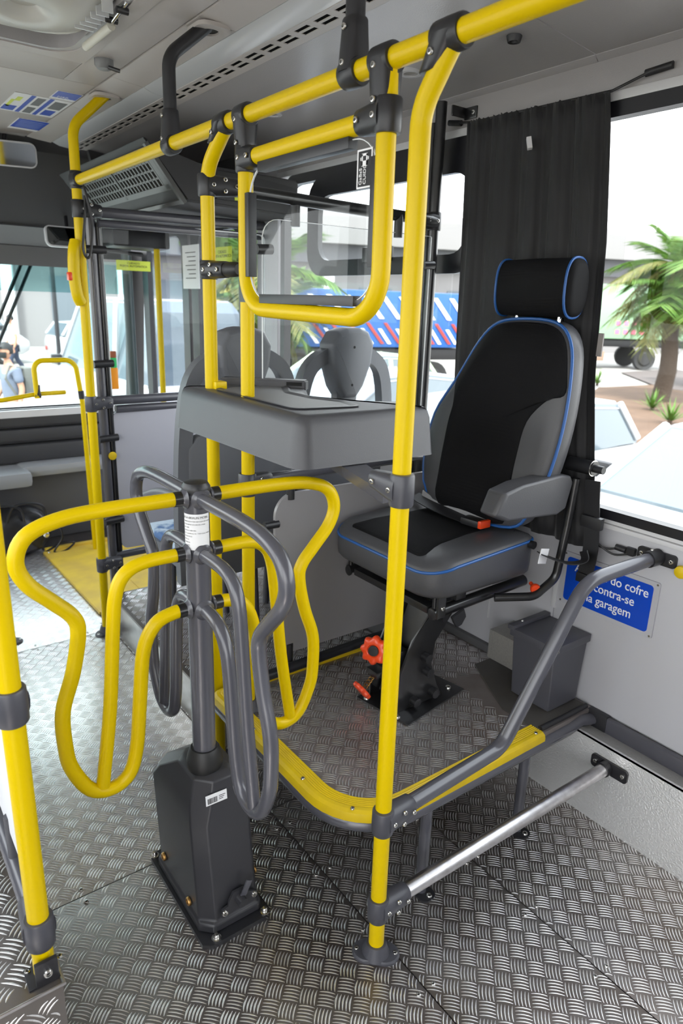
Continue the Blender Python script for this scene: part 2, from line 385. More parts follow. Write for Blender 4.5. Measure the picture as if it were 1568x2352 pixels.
# skirt, ledge, kick rail
prism('embossed_skirt', [(1.632, 0), (1.632, .262), (1.64, .262), (1.64, 0)], -3, 1.78, STU, wr, 'y')
prism('embossed_ledge', [(1.632, .262), (1.724, .246), (1.724, .236), (1.632, .255)], -3, 1.78, STB, wr, 'y')
box('kick_rail', (1.700, -3, .243), (1.7195, .93, .298), GRT, wr, .006)
box('kick_rail_end', (1.698, .925, .240), (1.7185, .99, .302), DGP, wr, .003)
box('wall_base_trim', (1.700, 1.24, ZP), (1.7195, 1.78, ZP + .028), LIG, wr, .003)

# ---- right window
w1 = root_struct('window_1')
frame('window_seal', rrect(-3.1, 2.80, .888, 1.965, .11), rrect(-3.07, 2.765, .915, 1.925, .085), 1.712, 1.748, FRM, w1)
box('window_pane', (1.733, -3.05, .90), (1.737, 2.79, 1.95), WGL, w1, 0)
frame('vent_window_frame', rrect(1.60, 2.57, 1.565, 1.93, [.001, .0, .10, .0]) if False else rrect(1.60, 2.58, 1.555, 1.935, .10), rrect(1.66, 2.50, 1.615, 1.86, .07), 1.709, 1.731, FRM, w1)
box('vent_latch', (1.700, 2.02, 1.60), (1.716, 2.19, 1.655), BLP, w1, .006)
# ---- left side of the bus (behind and beside the camera)
wl_ = root_struct('wall_left')
box('wall_panel', (XL - .05, -3, 0), (XL, -1.3, .90), WAL, wl_, 0); box('wall_panel', (XL - .05, .1, 0), (XL, 4.4, .90), WAL, wl_, 0); box('wall_head_panel', (XL - .05, -3, 1.98), (XL, 4.4, 2.12), WAL, wl_, 0)  # unseen doorway gap between the panels, added to light skirt and floor
for y in (-3, -1.4, 0.1, 1.7, 3.2, 4.3): box('wall_post', (XL - .05, y, .9), (XL, y + .09, 1.98), WAL, wl_, 0)
w2 = root_struct('window_2'); box('window_pane', (XL - .03, -3, .9), (XL - .026, -1.32, 1.98), WGL, w2, 0); box('window_pane', (XL - .03, .12, .9), (XL - .026, 4.4, 1.98), WGL, w2, 0)
wb = root_struct('wall_rear'); box('wall_panel', (XL - .05, -3.05, -.05), (XR + .05, -3, 2.2), WAL, wb, 0)

# ---- ceiling
ce = root_struct('ceiling')
box('roof_skin', (XL - .06, -3.05, 2.20), (XR + .06, 4.5, 2.24), OUT, ce, 0)
HX0, HX1, HY0, HY1 = .06, .775, 1.55, 2.47      # roof hatch opening
def cpan(name, x0, x1, y0, y1, z=2.151, m=CEI): return box(name, (x0, y0, z), (x1, y1, z + .012), m, ce, .0015)
cpan('ceiling_panel', .034, .906, 2.722, 3.78)
cpan('ceiling_panel', .034, .906, -3, HY0 - .02); cpan('ceiling_panel', .034, HX0 - .02, HY0 - .018, 2.718); cpan('ceiling_panel', HX1 + .02, .906, HY0 - .018, 2.718)
cpan('ceiling_panel', HX0 - .018, HX1 + .018, HY1 + .02, 2.718)
fx = frame('hatch_surround', rrect(HX0 - .019, HX1 + .019, HY0 - .019, HY1 + .019, .002), rrect(HX0 + .03, HX1 - .03, HY0 + .03, HY1 - .03, .09), 2.147, 2.165, CEI, ce, 'z')
frame('hatch_well', rrect(HX0 + .028, HX1 - .028, HY0 + .028, HY1 - .028, .092), rrect(HX0 + .05, HX1 - .05, HY0 + .05, HY1 - .05, .08), 2.15, 2.198, CE2, ce, 'z')
def strip(name, prof, y0, y1, m, th=.006):
    """a moulding strip running along the bus; mirrored to the left side too"""
    for sgn in (0, 1):
        P = [(x if not sgn else .94 - x, z) for x, z in prof]
        prism(name, P + [(x, z + th) for x, z in P[::-1]], y0, y1, m, ce, 'y')
for y0, y1 in ((-3, -.40), (-.398, 1.90), (1.902, 1.985), (1.987, 2.57), (2.572, 2.76), (2.762, 3.05), (3.052, 3.76)):
    strip('cornice_panel', [(.912, 2.150), (.96, 2.144), (1.018, 2.139)], y0, y1, CEI)
for y0, y1 in ((-3, -.40), (-.398, 2.57), (2.572, 3.74)):
    strip('lamp_strip', [(1.020, 2.139), (1.05, 2.127), (1.0912, 2.1225)], y0, y1, LMP)
for sgn in (0, 1):                                                # slotted air grille strip
    bm = bmesh.new(); f = (lambda x: x) if not sgn else (lambda x: .94 - x)
    def bx_(x0, x1, y0, y1, z0=2.121, z1=2.1230, mi=0):
        a, b = sorted((f(x0), f(x1))); a_box(bm, (a, y0, z0), (b, y1, z1), 0, mi)
    for a, b in ((1.091, 1.106), (1.121, 1.1295), (1.1445, 1.172)): bx_(a, b, -3, 3.72)
    y = -2.99
    while y < 3.72: bx_(1.106, 1.121, y, y + .028); bx_(1.1295, 1.1445, y, y + .028); y += .0894
    bx_(1.09, 1.172, -3, 3.72, 2.136, 2.138, 1)
    finish(bm, 'air_grille', [CEI, SLT], ce, False)
for y0, y1 in ((-3, 1.245), (1.248, 3.70)):
    strip('lower_ceiling_panel', [(1.174, 2.122), (1.24, 2.117), (1.25, 2.116), (1.45, 2.104), (1.60, 2.088), (1.70, 2.078)], y0, y1, CE2)
    strip('ceiling_edge_trim', [(1.70, 2.076), (1.712, 2.066), (1.722, 2.062)], y0, y1, CE2)
for y in (1.94, 2.80):                                            # hanger sockets in the cornice
    frame('hanger_socket', rrect(.912, 1.008, y - .055, y + .055, .030), rrect(.935, .985, y - .028, y + .028, .024), 2.134, 2.144, CEI, ce, 'z')
    box('socket_hole', (.935, y - .028, 2.1395), (.985, y + .028, 2.141), SLT, ce, 0)
# ---- front wall: cab liner, dashboard wall, windscreen
wf = root_struct('wall_front')
for nm, (a, b), m in (('cab_liner', ((3.775, 2.165), (3.80, 2.10)), LIN), ('cab_liner', ((3.80, 2.10), (4.16, 1.795)), LIN), ('cab_liner', ((4.155, 1.788), (4.36, 1.69)), LIG), ('sun_visor', ((4.33, 1.70), (4.40, 1.60)), LIG)):
    prism(nm, [a, b, (b[0] + .03, b[1] + .02), (a[0] + .03, a[1] + .02)], XL, XR if a[0] < 4.1 else 1.33, m, wf, 'x')
prism('liner_trim', [(4.37, 1.645), (4.42, 1.63), (4.43, 1.65), (4.38, 1.66)], XL, XR, CE2, wf, 'x')
prism('cab_side_liner', [(1.17, 2.12), (XR, 2.07), (XR, 1.99), (1.25, 1.80)], 3.69, 3.72, LIN, wf, 'y')
box('dash_wall', (XL, 4.33, -.05), (1.72, 4.42, .80), LIG, wf, .01)
for z0, z1, y in ((.705, .80, 4.27), (.62, .69, 4.26), (.50, .60, 4.24)): box('dash_panel', (XL, y, z0), (1.72, 4.34, z1), LIN, wf, .012)
box('dash_lower', (XL, 4.28, .0), (1.72, 4.34, .50), LIG, wf, .01)
prism('dash_top', [(4.26, .80), (4.62, .80), (4.62, .76), (4.26, .76)], XL, XR, TRM, wf, 'x')
# moulded grey shelf on the dashboard wall
for (x0, x1, y0, z0, z1) in ((.10, .84, 4.02, .40, .49), (.80, 1.36, 4.12, .43, .50)): box('moulded_shelf', (x0, y0, z0), (x1, 4.30, z1), mat('shelf grey', (.27, .28, .29), .4) if 'shelf grey' not in MATS else MATS['shelf grey'], wf, .03)
w3 = root_struct('window_3')
prism('windscreen_pane', [(4.50, 1.66), (4.64, .78), (4.645, .78), (4.505, 1.66)], XL, 1.66, WGT, w3, 'x')
for x in (1.63,): prism('windscreen_pillar', [(4.46, 1.72), (4.60, .76), (4.70, .76), (4.54, 1.72)], x, x + .09, BLP, w3, 'x')
box('windscreen_head', (XL, 4.46, 1.655), (XR, 4.54, 1.72), BLP, w3, .004)
prism('windscreen_shade_band', [(4.498, 1.66), (4.530, 1.46), (4.532, 1.46), (4.50, 1.66)], XL, 1.63, glassmat('green shade band', (.62, .78, .78), .5), w3, 'x')
# ---- front passenger door on the right
dr = root_struct('door_1')
box('door_header', (1.66, 3.02, 1.80), (1.77, 4.46, 2.09), LIN, dr, .01)
for y0, y1 in ((3.05, 3.68), (3.72, 4.40)):
    frame('door_leaf', rrect(y0, y1, -.30, 1.86, .03), rrect(y0 + .085, y1 - .085, .30, 1.78, .07), 1.68, 1.715, DGP, dr)
    box('door_pane', (1.695, y0 + .06, .28), (1.699, y1 - .06, 1.80), DRG, dr, 0)
box('door_lower_panel', (1.69, 3.12, -.3), (1.712, 4.32, .32), DGP, dr, .003)

# ================================================================== YELLOW AND GREY HANDRAILS
r = .0178
# --- ceiling rail
cr = thing('ceiling_rail', 'long yellow handrail running under the ceiling, top of the picture', 'handrail', (.84, 1.8, 1.845))
tube('rail', [(.84, 2.80, 1.850), (.84, 1.5, 1.846), (.84, -.6, 1.842)], r, YEL, cr, 24)
# --- far pole by the door partition
fp = thing('handrail_pole', 'far yellow pole bending up into the ceiling, beside the grey door partition', 'pole', (.833, 2.87, 0))
tube('pole', fillet([(.833, 2.840, 0), (.837, 2.80, 1.95), (.838, 2.80, 2.03), (.97, 2.80, 2.155)], [0.01, .09]), r, YEL, fp, 24)
flange(fp, (.833, 2.840, 0), rot=.4)
clamp(fp, (.837, 2.802, 1.852), (0, 0, 1), (0, -1, 0), .06, .0235, .035, .0225, DGP, 0)
clamp(fp, (.837, 2.804, 1.755), (0, 0, 1), (1, .05, 0), .062, .0235, .085, .021, DGP, 4, (0, -1, 0))
clamp(fp, (.835, 2.820, 1.030), (0, 0, 1), (1, .05, 0), .062, .0235, .085, .021, GRC, 4, (0, -1, 0))
clamp(fp, (.8335, 2.833, .330), (0, 0, 1), (1, .05, 0), .062, .0235, .085, .021, GRC, 4, (0, -1, 0))
bm = bmesh.new(); a_tube(bm, spline([(.818, 2.80, 1.64), (.805, 2.79, 1.60), (.800, 2.79, 1.52), (.806, 2.79, 1.45), (.820, 2.80, 1.42)]), .022, 12); sb = finish(bm, 'stop_button_box', YEL, fp)
box('stop_button', (.774, 2.772, 1.50), (.792, 2.80, 1.53), RED, sb, .004)
tube('wrist_strap', spline([(.845, 2.79, 1.87), (.86, 2.77, 1.80), (.875, 2.77, 1.70), (.86, 2.77, 1.60), (.845, 2.77, 1.585), (.835, 2.77, 1.62), (.850, 2.775, 1.72), (.858, 2.78, 1.80)]), .005, BLP, fp, 8)
# --- pole C: behind the turnstile
pc = thing('handrail_pole', 'yellow pole right behind the turnstile, passing through the desk corner', 'pole', (.84, 1.735, 0))
tube('pole', fillet([(.845, 1.745, .0), (.84, 1.728, 1.76), (.84, 1.612, 1.848)], .09), r, YEL, pc, 24)
flange(pc, (.845, 1.745, 0), rot=.8)
clamp(pc, (.84, 1.624, 1.846), (0, 1, 0), (0, .75, -.55), .055, .0245, .060, .0215, DGP, 1, (-1, 0, 0))
clamp(pc, (.84, 1.73, 1.724), (0, 0, 1), (1, -.25, 0), .052, .0235, .085, .021, DGP, 4, (-.6, -1, 0))
k = clamp(pc, (.84, 1.73, 1.522), (0, 0, 1), (0.1, -1, 0), .046, .0235, .085, .020, DGP, 4, (-1, 0, 0))
lathe('rubber_plug', [(.018, 0), (.0185, .02), (.0175, .045), (.013, .056), (.001, .058)], RUB, pc, along((.850, 1.650, 1.522), (.86, 1.55, 1.522)))
box('pole_collar', (.838, 1.700, 1.214), (.872, 1.752, 1.236), YEL, pc, .004)
# --- pole D: under the window frame loop
pd = thing('handrail_pole', 'yellow pole under the left leg of the yellow window frame', 'pole', (.845, 1.55, ZP))
tube('pole', [(.848, 1.552, ZP), (.846, 1.536, 1.445)], r * .97, YEL, pd, 24)
flange(pd, (.848, 1.552, ZP), rot=.2)
clamp(pd, (.846, 1.545, .985), (0, 0, 1), (1, .35, 0), .060, .0235, .085, .020, GRC, 3, (-.3, -1, 0))
# --- pole A: nearest pole, right of centre
pa = thing('handrail_pole', 'tall yellow pole in front of desk and seat, with round grey floor flange', 'pole', (.825, .915, 0))
tube('pole', fillet([(.825, .912, 0), (.842, .940, 1.755), (.842, .872, 1.845)], .085), r, YEL, pa, 24)
flange(pa, (.825, .912, 0), r, rot=-.75)
clamp(pa, (.842, .880, 1.846), (0, 1, 0), (0, .62, -.75), .058, .0250, .058, .0220, DGP, 1, (-1, 0, 0))
clamp(pa, (.833, .924, 1.118), (0, 0, 1), (-.12, 1, .12), .062, .0235, .075, .017, GRC, 2, (-1, -.2, 0))
clamp(pa, (.8265, .9155, .373), (0, 0, 1), (1, .06, .02), .060, .0240, .085, .0225, GRC, 4, (0, -1, 0))
clamp(pa, (.826, .9135, .134), (0, 0, 1), (1, -.06, .05), .060, .0240, .080, .0225, GRC, 4, (0, -1, 0))
# --- left foreground pole with its tube and panel
pf = thing('handrail_pole', 'thick yellow pole in the left foreground standing on a tread-plate step', 'pole', (.150, 1.035, ZP))
tube('pole', [(.150, 1.035, ZP), (.150, 1.035, 2.15)], r, YEL, pf, 24)
box('foot_bracket', (.118, 1.005, ZP), (.170, 1.052, ZP + .004), DGP, pf, .001); box('foot_bracket', (.130, 1.004, ZP), (.168, 1.012, ZP + .050), DGP, pf, .002)
for p in ((.150, 1.003, ZP + .026),): screw(p, (0, -1, 0), pf, .008)
for p in ((.124, 1.046, ZP + .004), (.176, 1.03, ZP + .02)): screw(p, (0, 0, 1), pf, .005)
for z in (.392, .840): clamp(pf, (.150, 1.035, z), (0, 0, 1), (0, 1, 0), .060, .0245, .07, .022, GRC, 0)
for z, nm in ((.392, 'lower_tube'), (.84, 'upper_tube')): tube(nm, [(.150, 1.06, z), (.150, 2.30, z)], r, GRT, pf, 20)
prism('side_panel', rrect(1.12, 2.25, .47, .79, .03), .146, .152, WHT, pf, 'x')
for y, z0, z1 in ((1.22, .395, .50), (1.60, .395, .50), (1.22, .76, .84), (2.1, .395, .50)): tube('panel_clip', [(.150, y, z0), (.150, y, z1)], .011, GRC, pf, 10)
pf2 = thing('handrail_pole', 'yellow pole cut by the left picture edge near the black bag', 'pole', (.50, 3.20, 0))
tube('pole', [(.452, 2.96, 0), (.452, 2.96, 2.15)], r, YEL, pf2, 20); flange(pf2, (.452, 2.96, 0))
pf2.location = (.452, 2.96, 0)
for ch in pf2.children: ch.matrix_parent_inverse = pinv(pf2)
# --- ceiling hangers
def hanger(y, label, hook=True):
    t = thing('ceiling_hanger', label, 'bracket', (.84, y, 1.845), group='dark ceiling hangers')
    pts = fillet([(.84, y, 1.86), (.841, y, 2.055), (.955, y, 2.150)], .065) if hook else [(.84, y, 1.86), (.84, y, 2.155)]
    tube('hanger_tube', pts, .0175, DGP, t, 20)
    clamp(t, (.84, y, 1.845), (0, 1, 0), (0, 0, 1), .046, .0245, .085, .0215, DGP, 2, (-1, 0, 0)); return t
hanger(1.94, 'dark hanger curving up from the yellow ceiling rail into the cornice socket')
hanger(1.125, 'dark straight hanger above the yellow ceiling rail, at the top edge', False)

# --- yellow window frame (U loop) hung from the ceiling rail
uf = thing('counter_window_frame', 'yellow tubular window frame with clear pane above the grey desk', 'window frame', (.84, 1.28, 1.42))
YU0, YU1, ZU0 = 1.527, 1.022, 1.432
tube('frame_tube', fillet([(.84, YU0, 1.83), (.84, YU0 + .003, ZU0), (.84, YU1, ZU0 - .010), (.84, YU1 + .004, 1.83)], .085, 9), r, YEL, uf, 24)
tube('top_bar', [(.84, YU0, 1.757), (.84, YU1, 1.760)], r, YEL, uf, 24)
clamp(uf, (.84, YU0, 1.846), (0, 1, 0), (0, 0, -1), .046, .0250, .072, .0225, DGP, 2, (-1, 0, 0))
clamp(uf, (.84, YU1 + .012, 1.846), (0, 1, 0), (0, 0, -1), .050, .0250, .078, .0225, DGP, 2, (-1, 0, 0))
clamp(uf, (.84, YU0, 1.757), (0, 0, 1), (0, -1, 0), .056, .0240, .055, .0215, DGP, 2, (-1, 0, 0))
clamp(uf, (.84, YU1, 1.760), (0, 0, 1), (0, 1, 0), .056, .0240, .075, .0215, DGP, 2, (-1, 0, 0))
prism('acrylic_pane', rrect(YU1 + .016, YU0 - .016, ZU0 + .020, 1.738, .075, 8), .8385, .8415, CLR, uf, 'x')
frame('pane_edge', rrect(YU1 + .016, YU0 - .016, ZU0 + .020, 1.738, .075, 8), rrect(YU1 + .0175, YU0 - .0175, ZU0 + .0215, 1.7365, .074, 8), .838, .842, EDG, uf)
for nm, lo, hi in (('top_channel', (.829, 1.12, 1.722), (.851, 1.455, 1.742)), ('bottom_channel', (.829, 1.090, ZU0 + .012), (.851, 1.450, ZU0 + .032)), ('left_channel', (.829, YU0 - .030, 1.503), (.851, YU0 - .013, 1.685)), ('right_channel', (.829, YU1 + .013, 1.515), (.851, YU1 + .030, 1.70))):
    box(nm, lo, hi, DGP, uf, .001)
# bus pictogram sticker on the pane
st = box('pictogram_sticker', (.836, 1.056, 1.652), (.8385, 1.099, 1.716), INK, uf, 0)
frame('sticker_border', rrect(1.0555, 1.0995, 1.6515, 1.7165, .001), rrect(1.0585, 1.0965, 1.6545, 1.7135, .001), .8354, .8362, WHT, st)
bm = bmesh.new()
frm = rrect(1.071, 1.084, 1.694, 1.707, .003)
a_box(bm, (.8352, 1.070, 1.689), (.8360, 1.073, 1.708)); a_box(bm, (.8352, 1.083, 1.689), (.8360, 1.086, 1.708)); a_box(bm, (.8352, 1.070, 1.705), (.8360, 1.086, 1.709))
a_box(bm, (.8352, 1.070, 1.688), (.8360, 1.086, 1.697)); a_box(bm, (.8352, 1.066, 1.698), (.8360, 1.068, 1.703)); a_box(bm, (.8352, 1.088, 1.698), (.8360, 1.090, 1.703))
finish(bm, 'bus_icon', WHT, st, False)
Rm_ = basis((0, 0, 1), (0, -1, 0))
text('GaBsS\nCUIDD', .011, (.8354, 1.085, 1.6575), basis((0, 0, 1), (0, 1, 0)), WHT, st, spacing=1.1)

# --- upper black tube, black wall post, hanging clear divider
ut = thing('divider_rail', 'upper black tube across the window behind the yellow window frame', 'rail', (1.25, 1.735, 1.71))
tube('tube', [(.90, 1.728, 1.724), (1.25, 1.73, 1.716), (1.655, 1.745, 1.712)], .0165, BLK, ut, 20)
bp = thing('wall_post', 'black vertical post beside the curtain, bolted to the window head', 'post', (1.672, 1.755, ZP))
tube('post', [(1.655, 1.755, 2.055), (1.655, 1.755, ZP)], .0175, BLK, bp, 20)
tube('post', [(1.654, 1.786, 2.00), (1.654, 1.786, ZP)], .0150, BLK, bp, 12)
box('top_bracket', (1.655, 1.705, 2.010), (1.718, 1.712, 2.040), BLK, bp, .003); box('top_bracket', (1.712, 1.66, 2.006), (1.719, 1.712, 2.040), BLK, bp, .003); screw((1.711, 1.672, 2.022), (-1, 0, 0), bp, .007)
clamp(bp, (1.655, 1.755, 1.712), (0, 0, 1), (-1, -.05, 0), .055, .0225, .055, .020, DGP, 2, (0, -1, 0))
tube('panel_knob', [(1.60, 1.735, 1.575), (1.645, 1.735, 1.578)], .0125, DGP, bp, 12)
dv = thing('clear_divider', 'clear acrylic sheet hanging under the upper black tube', 'divider', (1.3, 1.735, .98))
prism('sheet', rrect(1.002, 1.63, 1.00, 1.664, [.005, .05, .05, .005]), 1.7335, 1.7365, CLR, dv, 'y')
frame('sheet_edge', rrect(1.002, 1.63, 1.00, 1.664, [.005, .05, .05, .005]), rrect(1.0035, 1.6285, 1.0015, 1.6625, [.0045, .049, .049, .0045]), 1.733, 1.737, EDG, dv, 'y')
for x in (1.109, 1.487): tube('hanging_clip', [(x, 1.735, 1.715), (x, 1.735, 1.650)], .0135, DGP, dv, 12)
tube('side_clip', [(.985, 1.735, 1.583), (1.033, 1.735, 1.585)], .0135, DGP, dv, 12)

# --- lower grey panel divider behind the seat
lp = thing('panel_divider', 'grey solid panel between two dark tubes behind the collector seat', 'divider', (1.3, 1.66, ZP))
tube('upper_tube', [(.90, 1.575, .985), (1.655, 1.72, .945)], .0150, GRT, lp, 18)
tube('lower_tube', [(.93, 1.635, .333), (1.70, 1.66, .333)], .0165, DGP, lp, 18)
prism('panel', rrect(1.000, 1.655, .375, .905, [.01, .07, .07, .01], 8), 1.658, 1.670, PNL, lp, 'y')
for x, a, b in ((1.055, .965, .885), (1.055, .335, .405), (1.49, .335, .405)): tube('panel_clip', [(x, 1.662, a), (x, 1.662, b)], .0125, DGP, lp, 12)
tube('side_clip', [(.965, 1.662, .815), (1.012, 1.662, .815)], .0125, DGP, lp, 12)

# --- grey handrail rising to the wall
gh = thing('wall_handrail', 'grey painted handrail rising from the platform front to the wall', 'handrail', (1.2, .92, .37))
tube('tube', fillet([(.88, .920, .374), (1.222, .928, .392), (1.455, .905, .80), (1.700, .868, .826)], [.07, .10], 9), .0185, GRT, gh, 24)
prism('wall_bracket', rrect(.815, .925, .806, .842, .010), 1.712, 1.7195, DGP, gh, 'x'); tube('bracket_socket', [(1.675, .872, .824), (1.714, .866, .827)], .0225, DGP, gh, 20)
for y in (.828, .912): screw((1.711, y, .824), (-1, 0, 0), gh, .007)
screw((1.690, .873, .848), (0, 0, 1), gh, .0045)
# --- bare aluminium rail
ar = thing('aluminium_rail', 'bare aluminium tube from the nearest pole to the silver skirt', 'rail', (1.2, .89, .17))
tube('tube', [(.865, .912, .137), (1.622, .862, .200)], .0185, ALU, ar, 24)
prism('wall_bracket', rrect(.798, .912, .182, .222, .010), 1.624, 1.6315, DGP, ar, 'x'); tube('bracket_socket', [(1.606, .863, .199), (1.626, .862, .2005)], .0215, DGP, ar, 20)
for y in (.812, .898): screw((1.6235, y, .202), (-1, 0, 0), ar, .007)

# ================================================================== PLATFORM
pt = thing('raised_platform', 'raised tread-plate platform with yellow plastic edge carrying the seat', 'platform', (1.2, 1.3, 0))
# outline of the deck (counter-clockwise): rounded front left corner
def platform_outline(off=0.0, n=10):
    pts = [(1.716, .985 - off), (1.60, .985 - off)]
    x0, y0, y1 = .800 - off, .985 - off, 1.690 + off
    rr = .175 + off
    for k in range(n + 1):
        a = math.radians(270 - 90 * k / n * 1.0); pts.append((x0 + rr + rr * math.cos(a), y0 + rr + rr * math.sin(a)))
    rb = .030 + off
    for k in range(5):
        a = math.radians(180 - 90 * k / 4); pts.append((x0 + rb + rb * math.cos(a), y1 - rb + rb * math.sin(a)))
    pts.append((1.716, y1)); return pts
po = platform_outline()
prism('deck', po, ZP - .030, ZP - .0005, PTD, pt)
def in_deck(x, y):
    if not (.838 < x < 1.70 and 1.025 < y < 1.650): return False
    cx, cy = .975, 1.160
    if x < cx and y < cy and math.hypot(x - cx, y - cy) > .137: return False
    if x > 1.47 and y < 1.25 + (1.70 - x) * .4: return False
    return True
treads('tread_relief', .80, 1.70, .98, 1.69, ZP - .0006, pt, in_deck, ph=(.70, 1.06))
# yellow ribbed edging following the rim
rim = platform_outline(-.012); rim = [(x, y) for x, y in rim]
edge = [V(1.478, rim[0][1], ZP)] + [V(x, y, ZP) for x, y in rim[2:-1]] + [V(1.36, rim[-1][1], ZP)]
sect = [(-.026, -.018), (-.026, .016)]; prof = []
for a in (-.030, -.024, -.021, -.018, -.015, -.012, -.009, -.006, -.003, 0, .003, .006): prof.append(a)
top = []
for i, a in enumerate(prof): top.append((.0055 if i % 2 == 0 or i in (0, 11) else .0038, a))
sec = [(-.002, -.030)] + top + [(.0045, .012), (-.001, .020), (-.010, .0225), (-.026, .0225), (-.026, .019), (-.002, .017)]
def sweep_edge(name, path, side, parent, m):
    bm = bmesh.new(); rings = []
    P = path; n = len(P)
    for i in range(n):
        t = (P[min(i + 1, n - 1)] - P[max(i - 1, 0)]).normalized(); o_ = V(t.y, -t.x, 0) * side
        rings.append([P[i] + o_ * b + V(0, 0, a) for a, b in sec])
    ring_loft(bm, rings); return finish(bm, name, m, parent, True, 25)
# path runs front -> left -> back; outside is to the left of travel
ed = sweep_edge('yellow_edging', edge, -1, pt, YEP)
for p in ((1.455, .992), (1.28, .992), (1.10, .992), (.955, .994), (.845, 1.045), (.806, 1.20), (.806, 1.45), (.806, 1.60), (1.10, 1.684), (1.28, 1.684)): screw((p[0], p[1], ZP + .005), (0, 0, 1), ed, .0055)
# grey frame tube under the rim
ft = [V(x, y, ZP - .036) for x, y in platform_outline(-.004)[1:-1]]
tube('frame_tube', fillet([V(1.716, .965, ZP - .075), V(1.715, .972, ZP - .030)], 0) + fillet([V(1.655, .987, ZP - .026), V(1.60, .987, ZP - .034)], 0) + ft[1:] + [V(1.70, 1.688, ZP - .036)], .0195, GRT, pt, 18)
for x, y, top_ in ((1.034, .985, ZP - .04), (1.411, .985, ZP - .04), (1.40, 1.66, ZP - .04), (.86, 1.62, ZP - .04)):
    lg = tube('leg', [(x, y, 0), (x, y, top_)], .0150, GRT, pt, 16)
    prism('leg_foot', rrect(x - .024, x + .024, y - .040, y + .022, .018), 0, .005, DGP, lg); screw((x + .004, y - .028, .005), (0, 0, 1), lg, .008)
prism('rubber_mat', [(1.458, .992), (1.716, .992), (1.716, 1.32), (1.60, 1.335), (1.38, 1.10)] if False else [(1.475, 1.00), (1.705, 1.00), (1.705, 1.36), (1.60, 1.36), (1.475, 1.13)], ZP - .001, ZP + .004, mat('worn dark mat', (.060, .056, .052), .5, mottle=((.095, .088, .08), 8, .25)), pt)
tube('curb_bar', [(1.485, 1.00, ZP + .004), (1.60, .998, ZP + .004), (1.700, .998, ZP + .004)], .008, DGP, pt, 10)

# ---- grey storage box standing on the platform corner
sb_ = thing('storage_box', 'grey lidded storage box standing against the wall below the blue sign', 'box', (1.64, 1.11, ZP))
bm = bmesh.new(); ring_loft(bm, [[V(1.568, 1.038, ZP + .006), V(1.704, 1.038, ZP + .006), V(1.704, 1.178, ZP + .006), V(1.568, 1.178, ZP + .006)], [V(1.550, 1.030, ZP + .212), V(1.710, 1.030, ZP + .212), V(1.710, 1.180, ZP + .212), V(1.550, 1.180, ZP + .212)]]); bx2 = finish(bm, 'body', BOXM, sb_); md = bx2.modifiers.new('b', 'BEVEL'); md.width = .003; md.segments = 2
bm = bmesh.new(); a_box(bm, (1.543, 1.023, ZP + .205), (1.714, 1.188, ZP + .230), .003); finish(bm, 'lid', BOXM, sb_)
box('lid_lip', (1.538, 1.172, ZP + .226), (1.714, 1.194, ZP + .240), BOXM, sb_, .002); screw((1.59, 1.183, ZP + .240), (0, 0, 1), sb_, .005); screw((1.552, 1.022, ZP + .218), (-.3, -1, 0), sb_, .005)
mb = box('metal_wall_box', (1.60, 1.200, ZP + .055), (1.718, 1.312, ZP + .155), mat('galvanised steel', (.42, .41, .38), .45, .6, mottle=((.36, .35, .33), 140, .2)), None, .002)
tag(mb, 'small galvanised steel box fixed to the wall behind the grey storage box', 'box')

# ---- blue sign
sg = thing('key_sign', 'blue wall sign with white lettering about the safe key', 'sign', (1.716, 1.0, .59))
prism('backing_plate', rrect(.846, 1.150, .590, .755, .006), 1.714, 1.7195, mat('clear sign plate', (.46, .46, .49), .2), sg, 'x')
prism('blue_panel', rrect(.862, 1.136, .604, .742, .010), 1.7125, 1.7145, SGN, sg, 'x')
Rs = basis((0, -1, 0), (0, 0, 1))
for i, s in enumerate(('A chave do cofre', 'encontra-se', 'na garagem')):
    tt = text(s, .0375, (1.7122, .990, .704 - i * .039), Rs, WHT, sg, ext=.0003, align='CENTER', sx=.90, bold=.0003)
for y, z in ((.852, .749), (.852, .597), (1.144, .749), (1.144, .597)): screw((1.7135, y, z), (-1, 0, 0), sg, .0035)

# ================================================================== TURNSTILE
TX, TY = .567, 1.252
ts = thing('turnstile', 'bus turnstile with yellow and grey looped arms on a charcoal pedestal', 'turnstile', (TX, TY, 0))
bm = bmesh.new(); a_lathe(bm, [(.0262, .40), (.0262, 1.078)], along((TX, TY, 0), (TX, TY, 1)), 32); finish(bm, 'column', GRT, ts)
lathe('cap', [(.0270, 1.072), (.0290, 1.078), (.0290, 1.086), (.024, 1.094), (.012, 1.097), (.0001, 1.098)], BLP, ts, Matrix.Translation((TX, TY, 0)), 32)
lathe('rubber_collar', [(.0265, .468), (.031, .468), (.035, .462), (.0395, .447), (.0415, .436), (.0415, .424), (.038, .414), (.030, .410)], RUB, ts, Matrix.Translation((TX, TY, 0)), 36)
outer = [(.02, 1.063), (.19, 1.063), (.275, 1.056), (.330, 1.034), (.350, .990), (.335, .945), (.295, .900), (.262, .862), (.254, .825), (.270, .745), (.296, .665), (.298, .585), (.290, .530), (.258, .466), (.215, .448), (.175, .468), (.155, .530), (.142, .640), (.128, .750), (.100, .802), (.060, .817), (.02, .818)]
mid = [(.02, .944), (.115, .943), (.158, .925), (.178, .885), (.188, .810), (.205, .640), (.232, .462)]
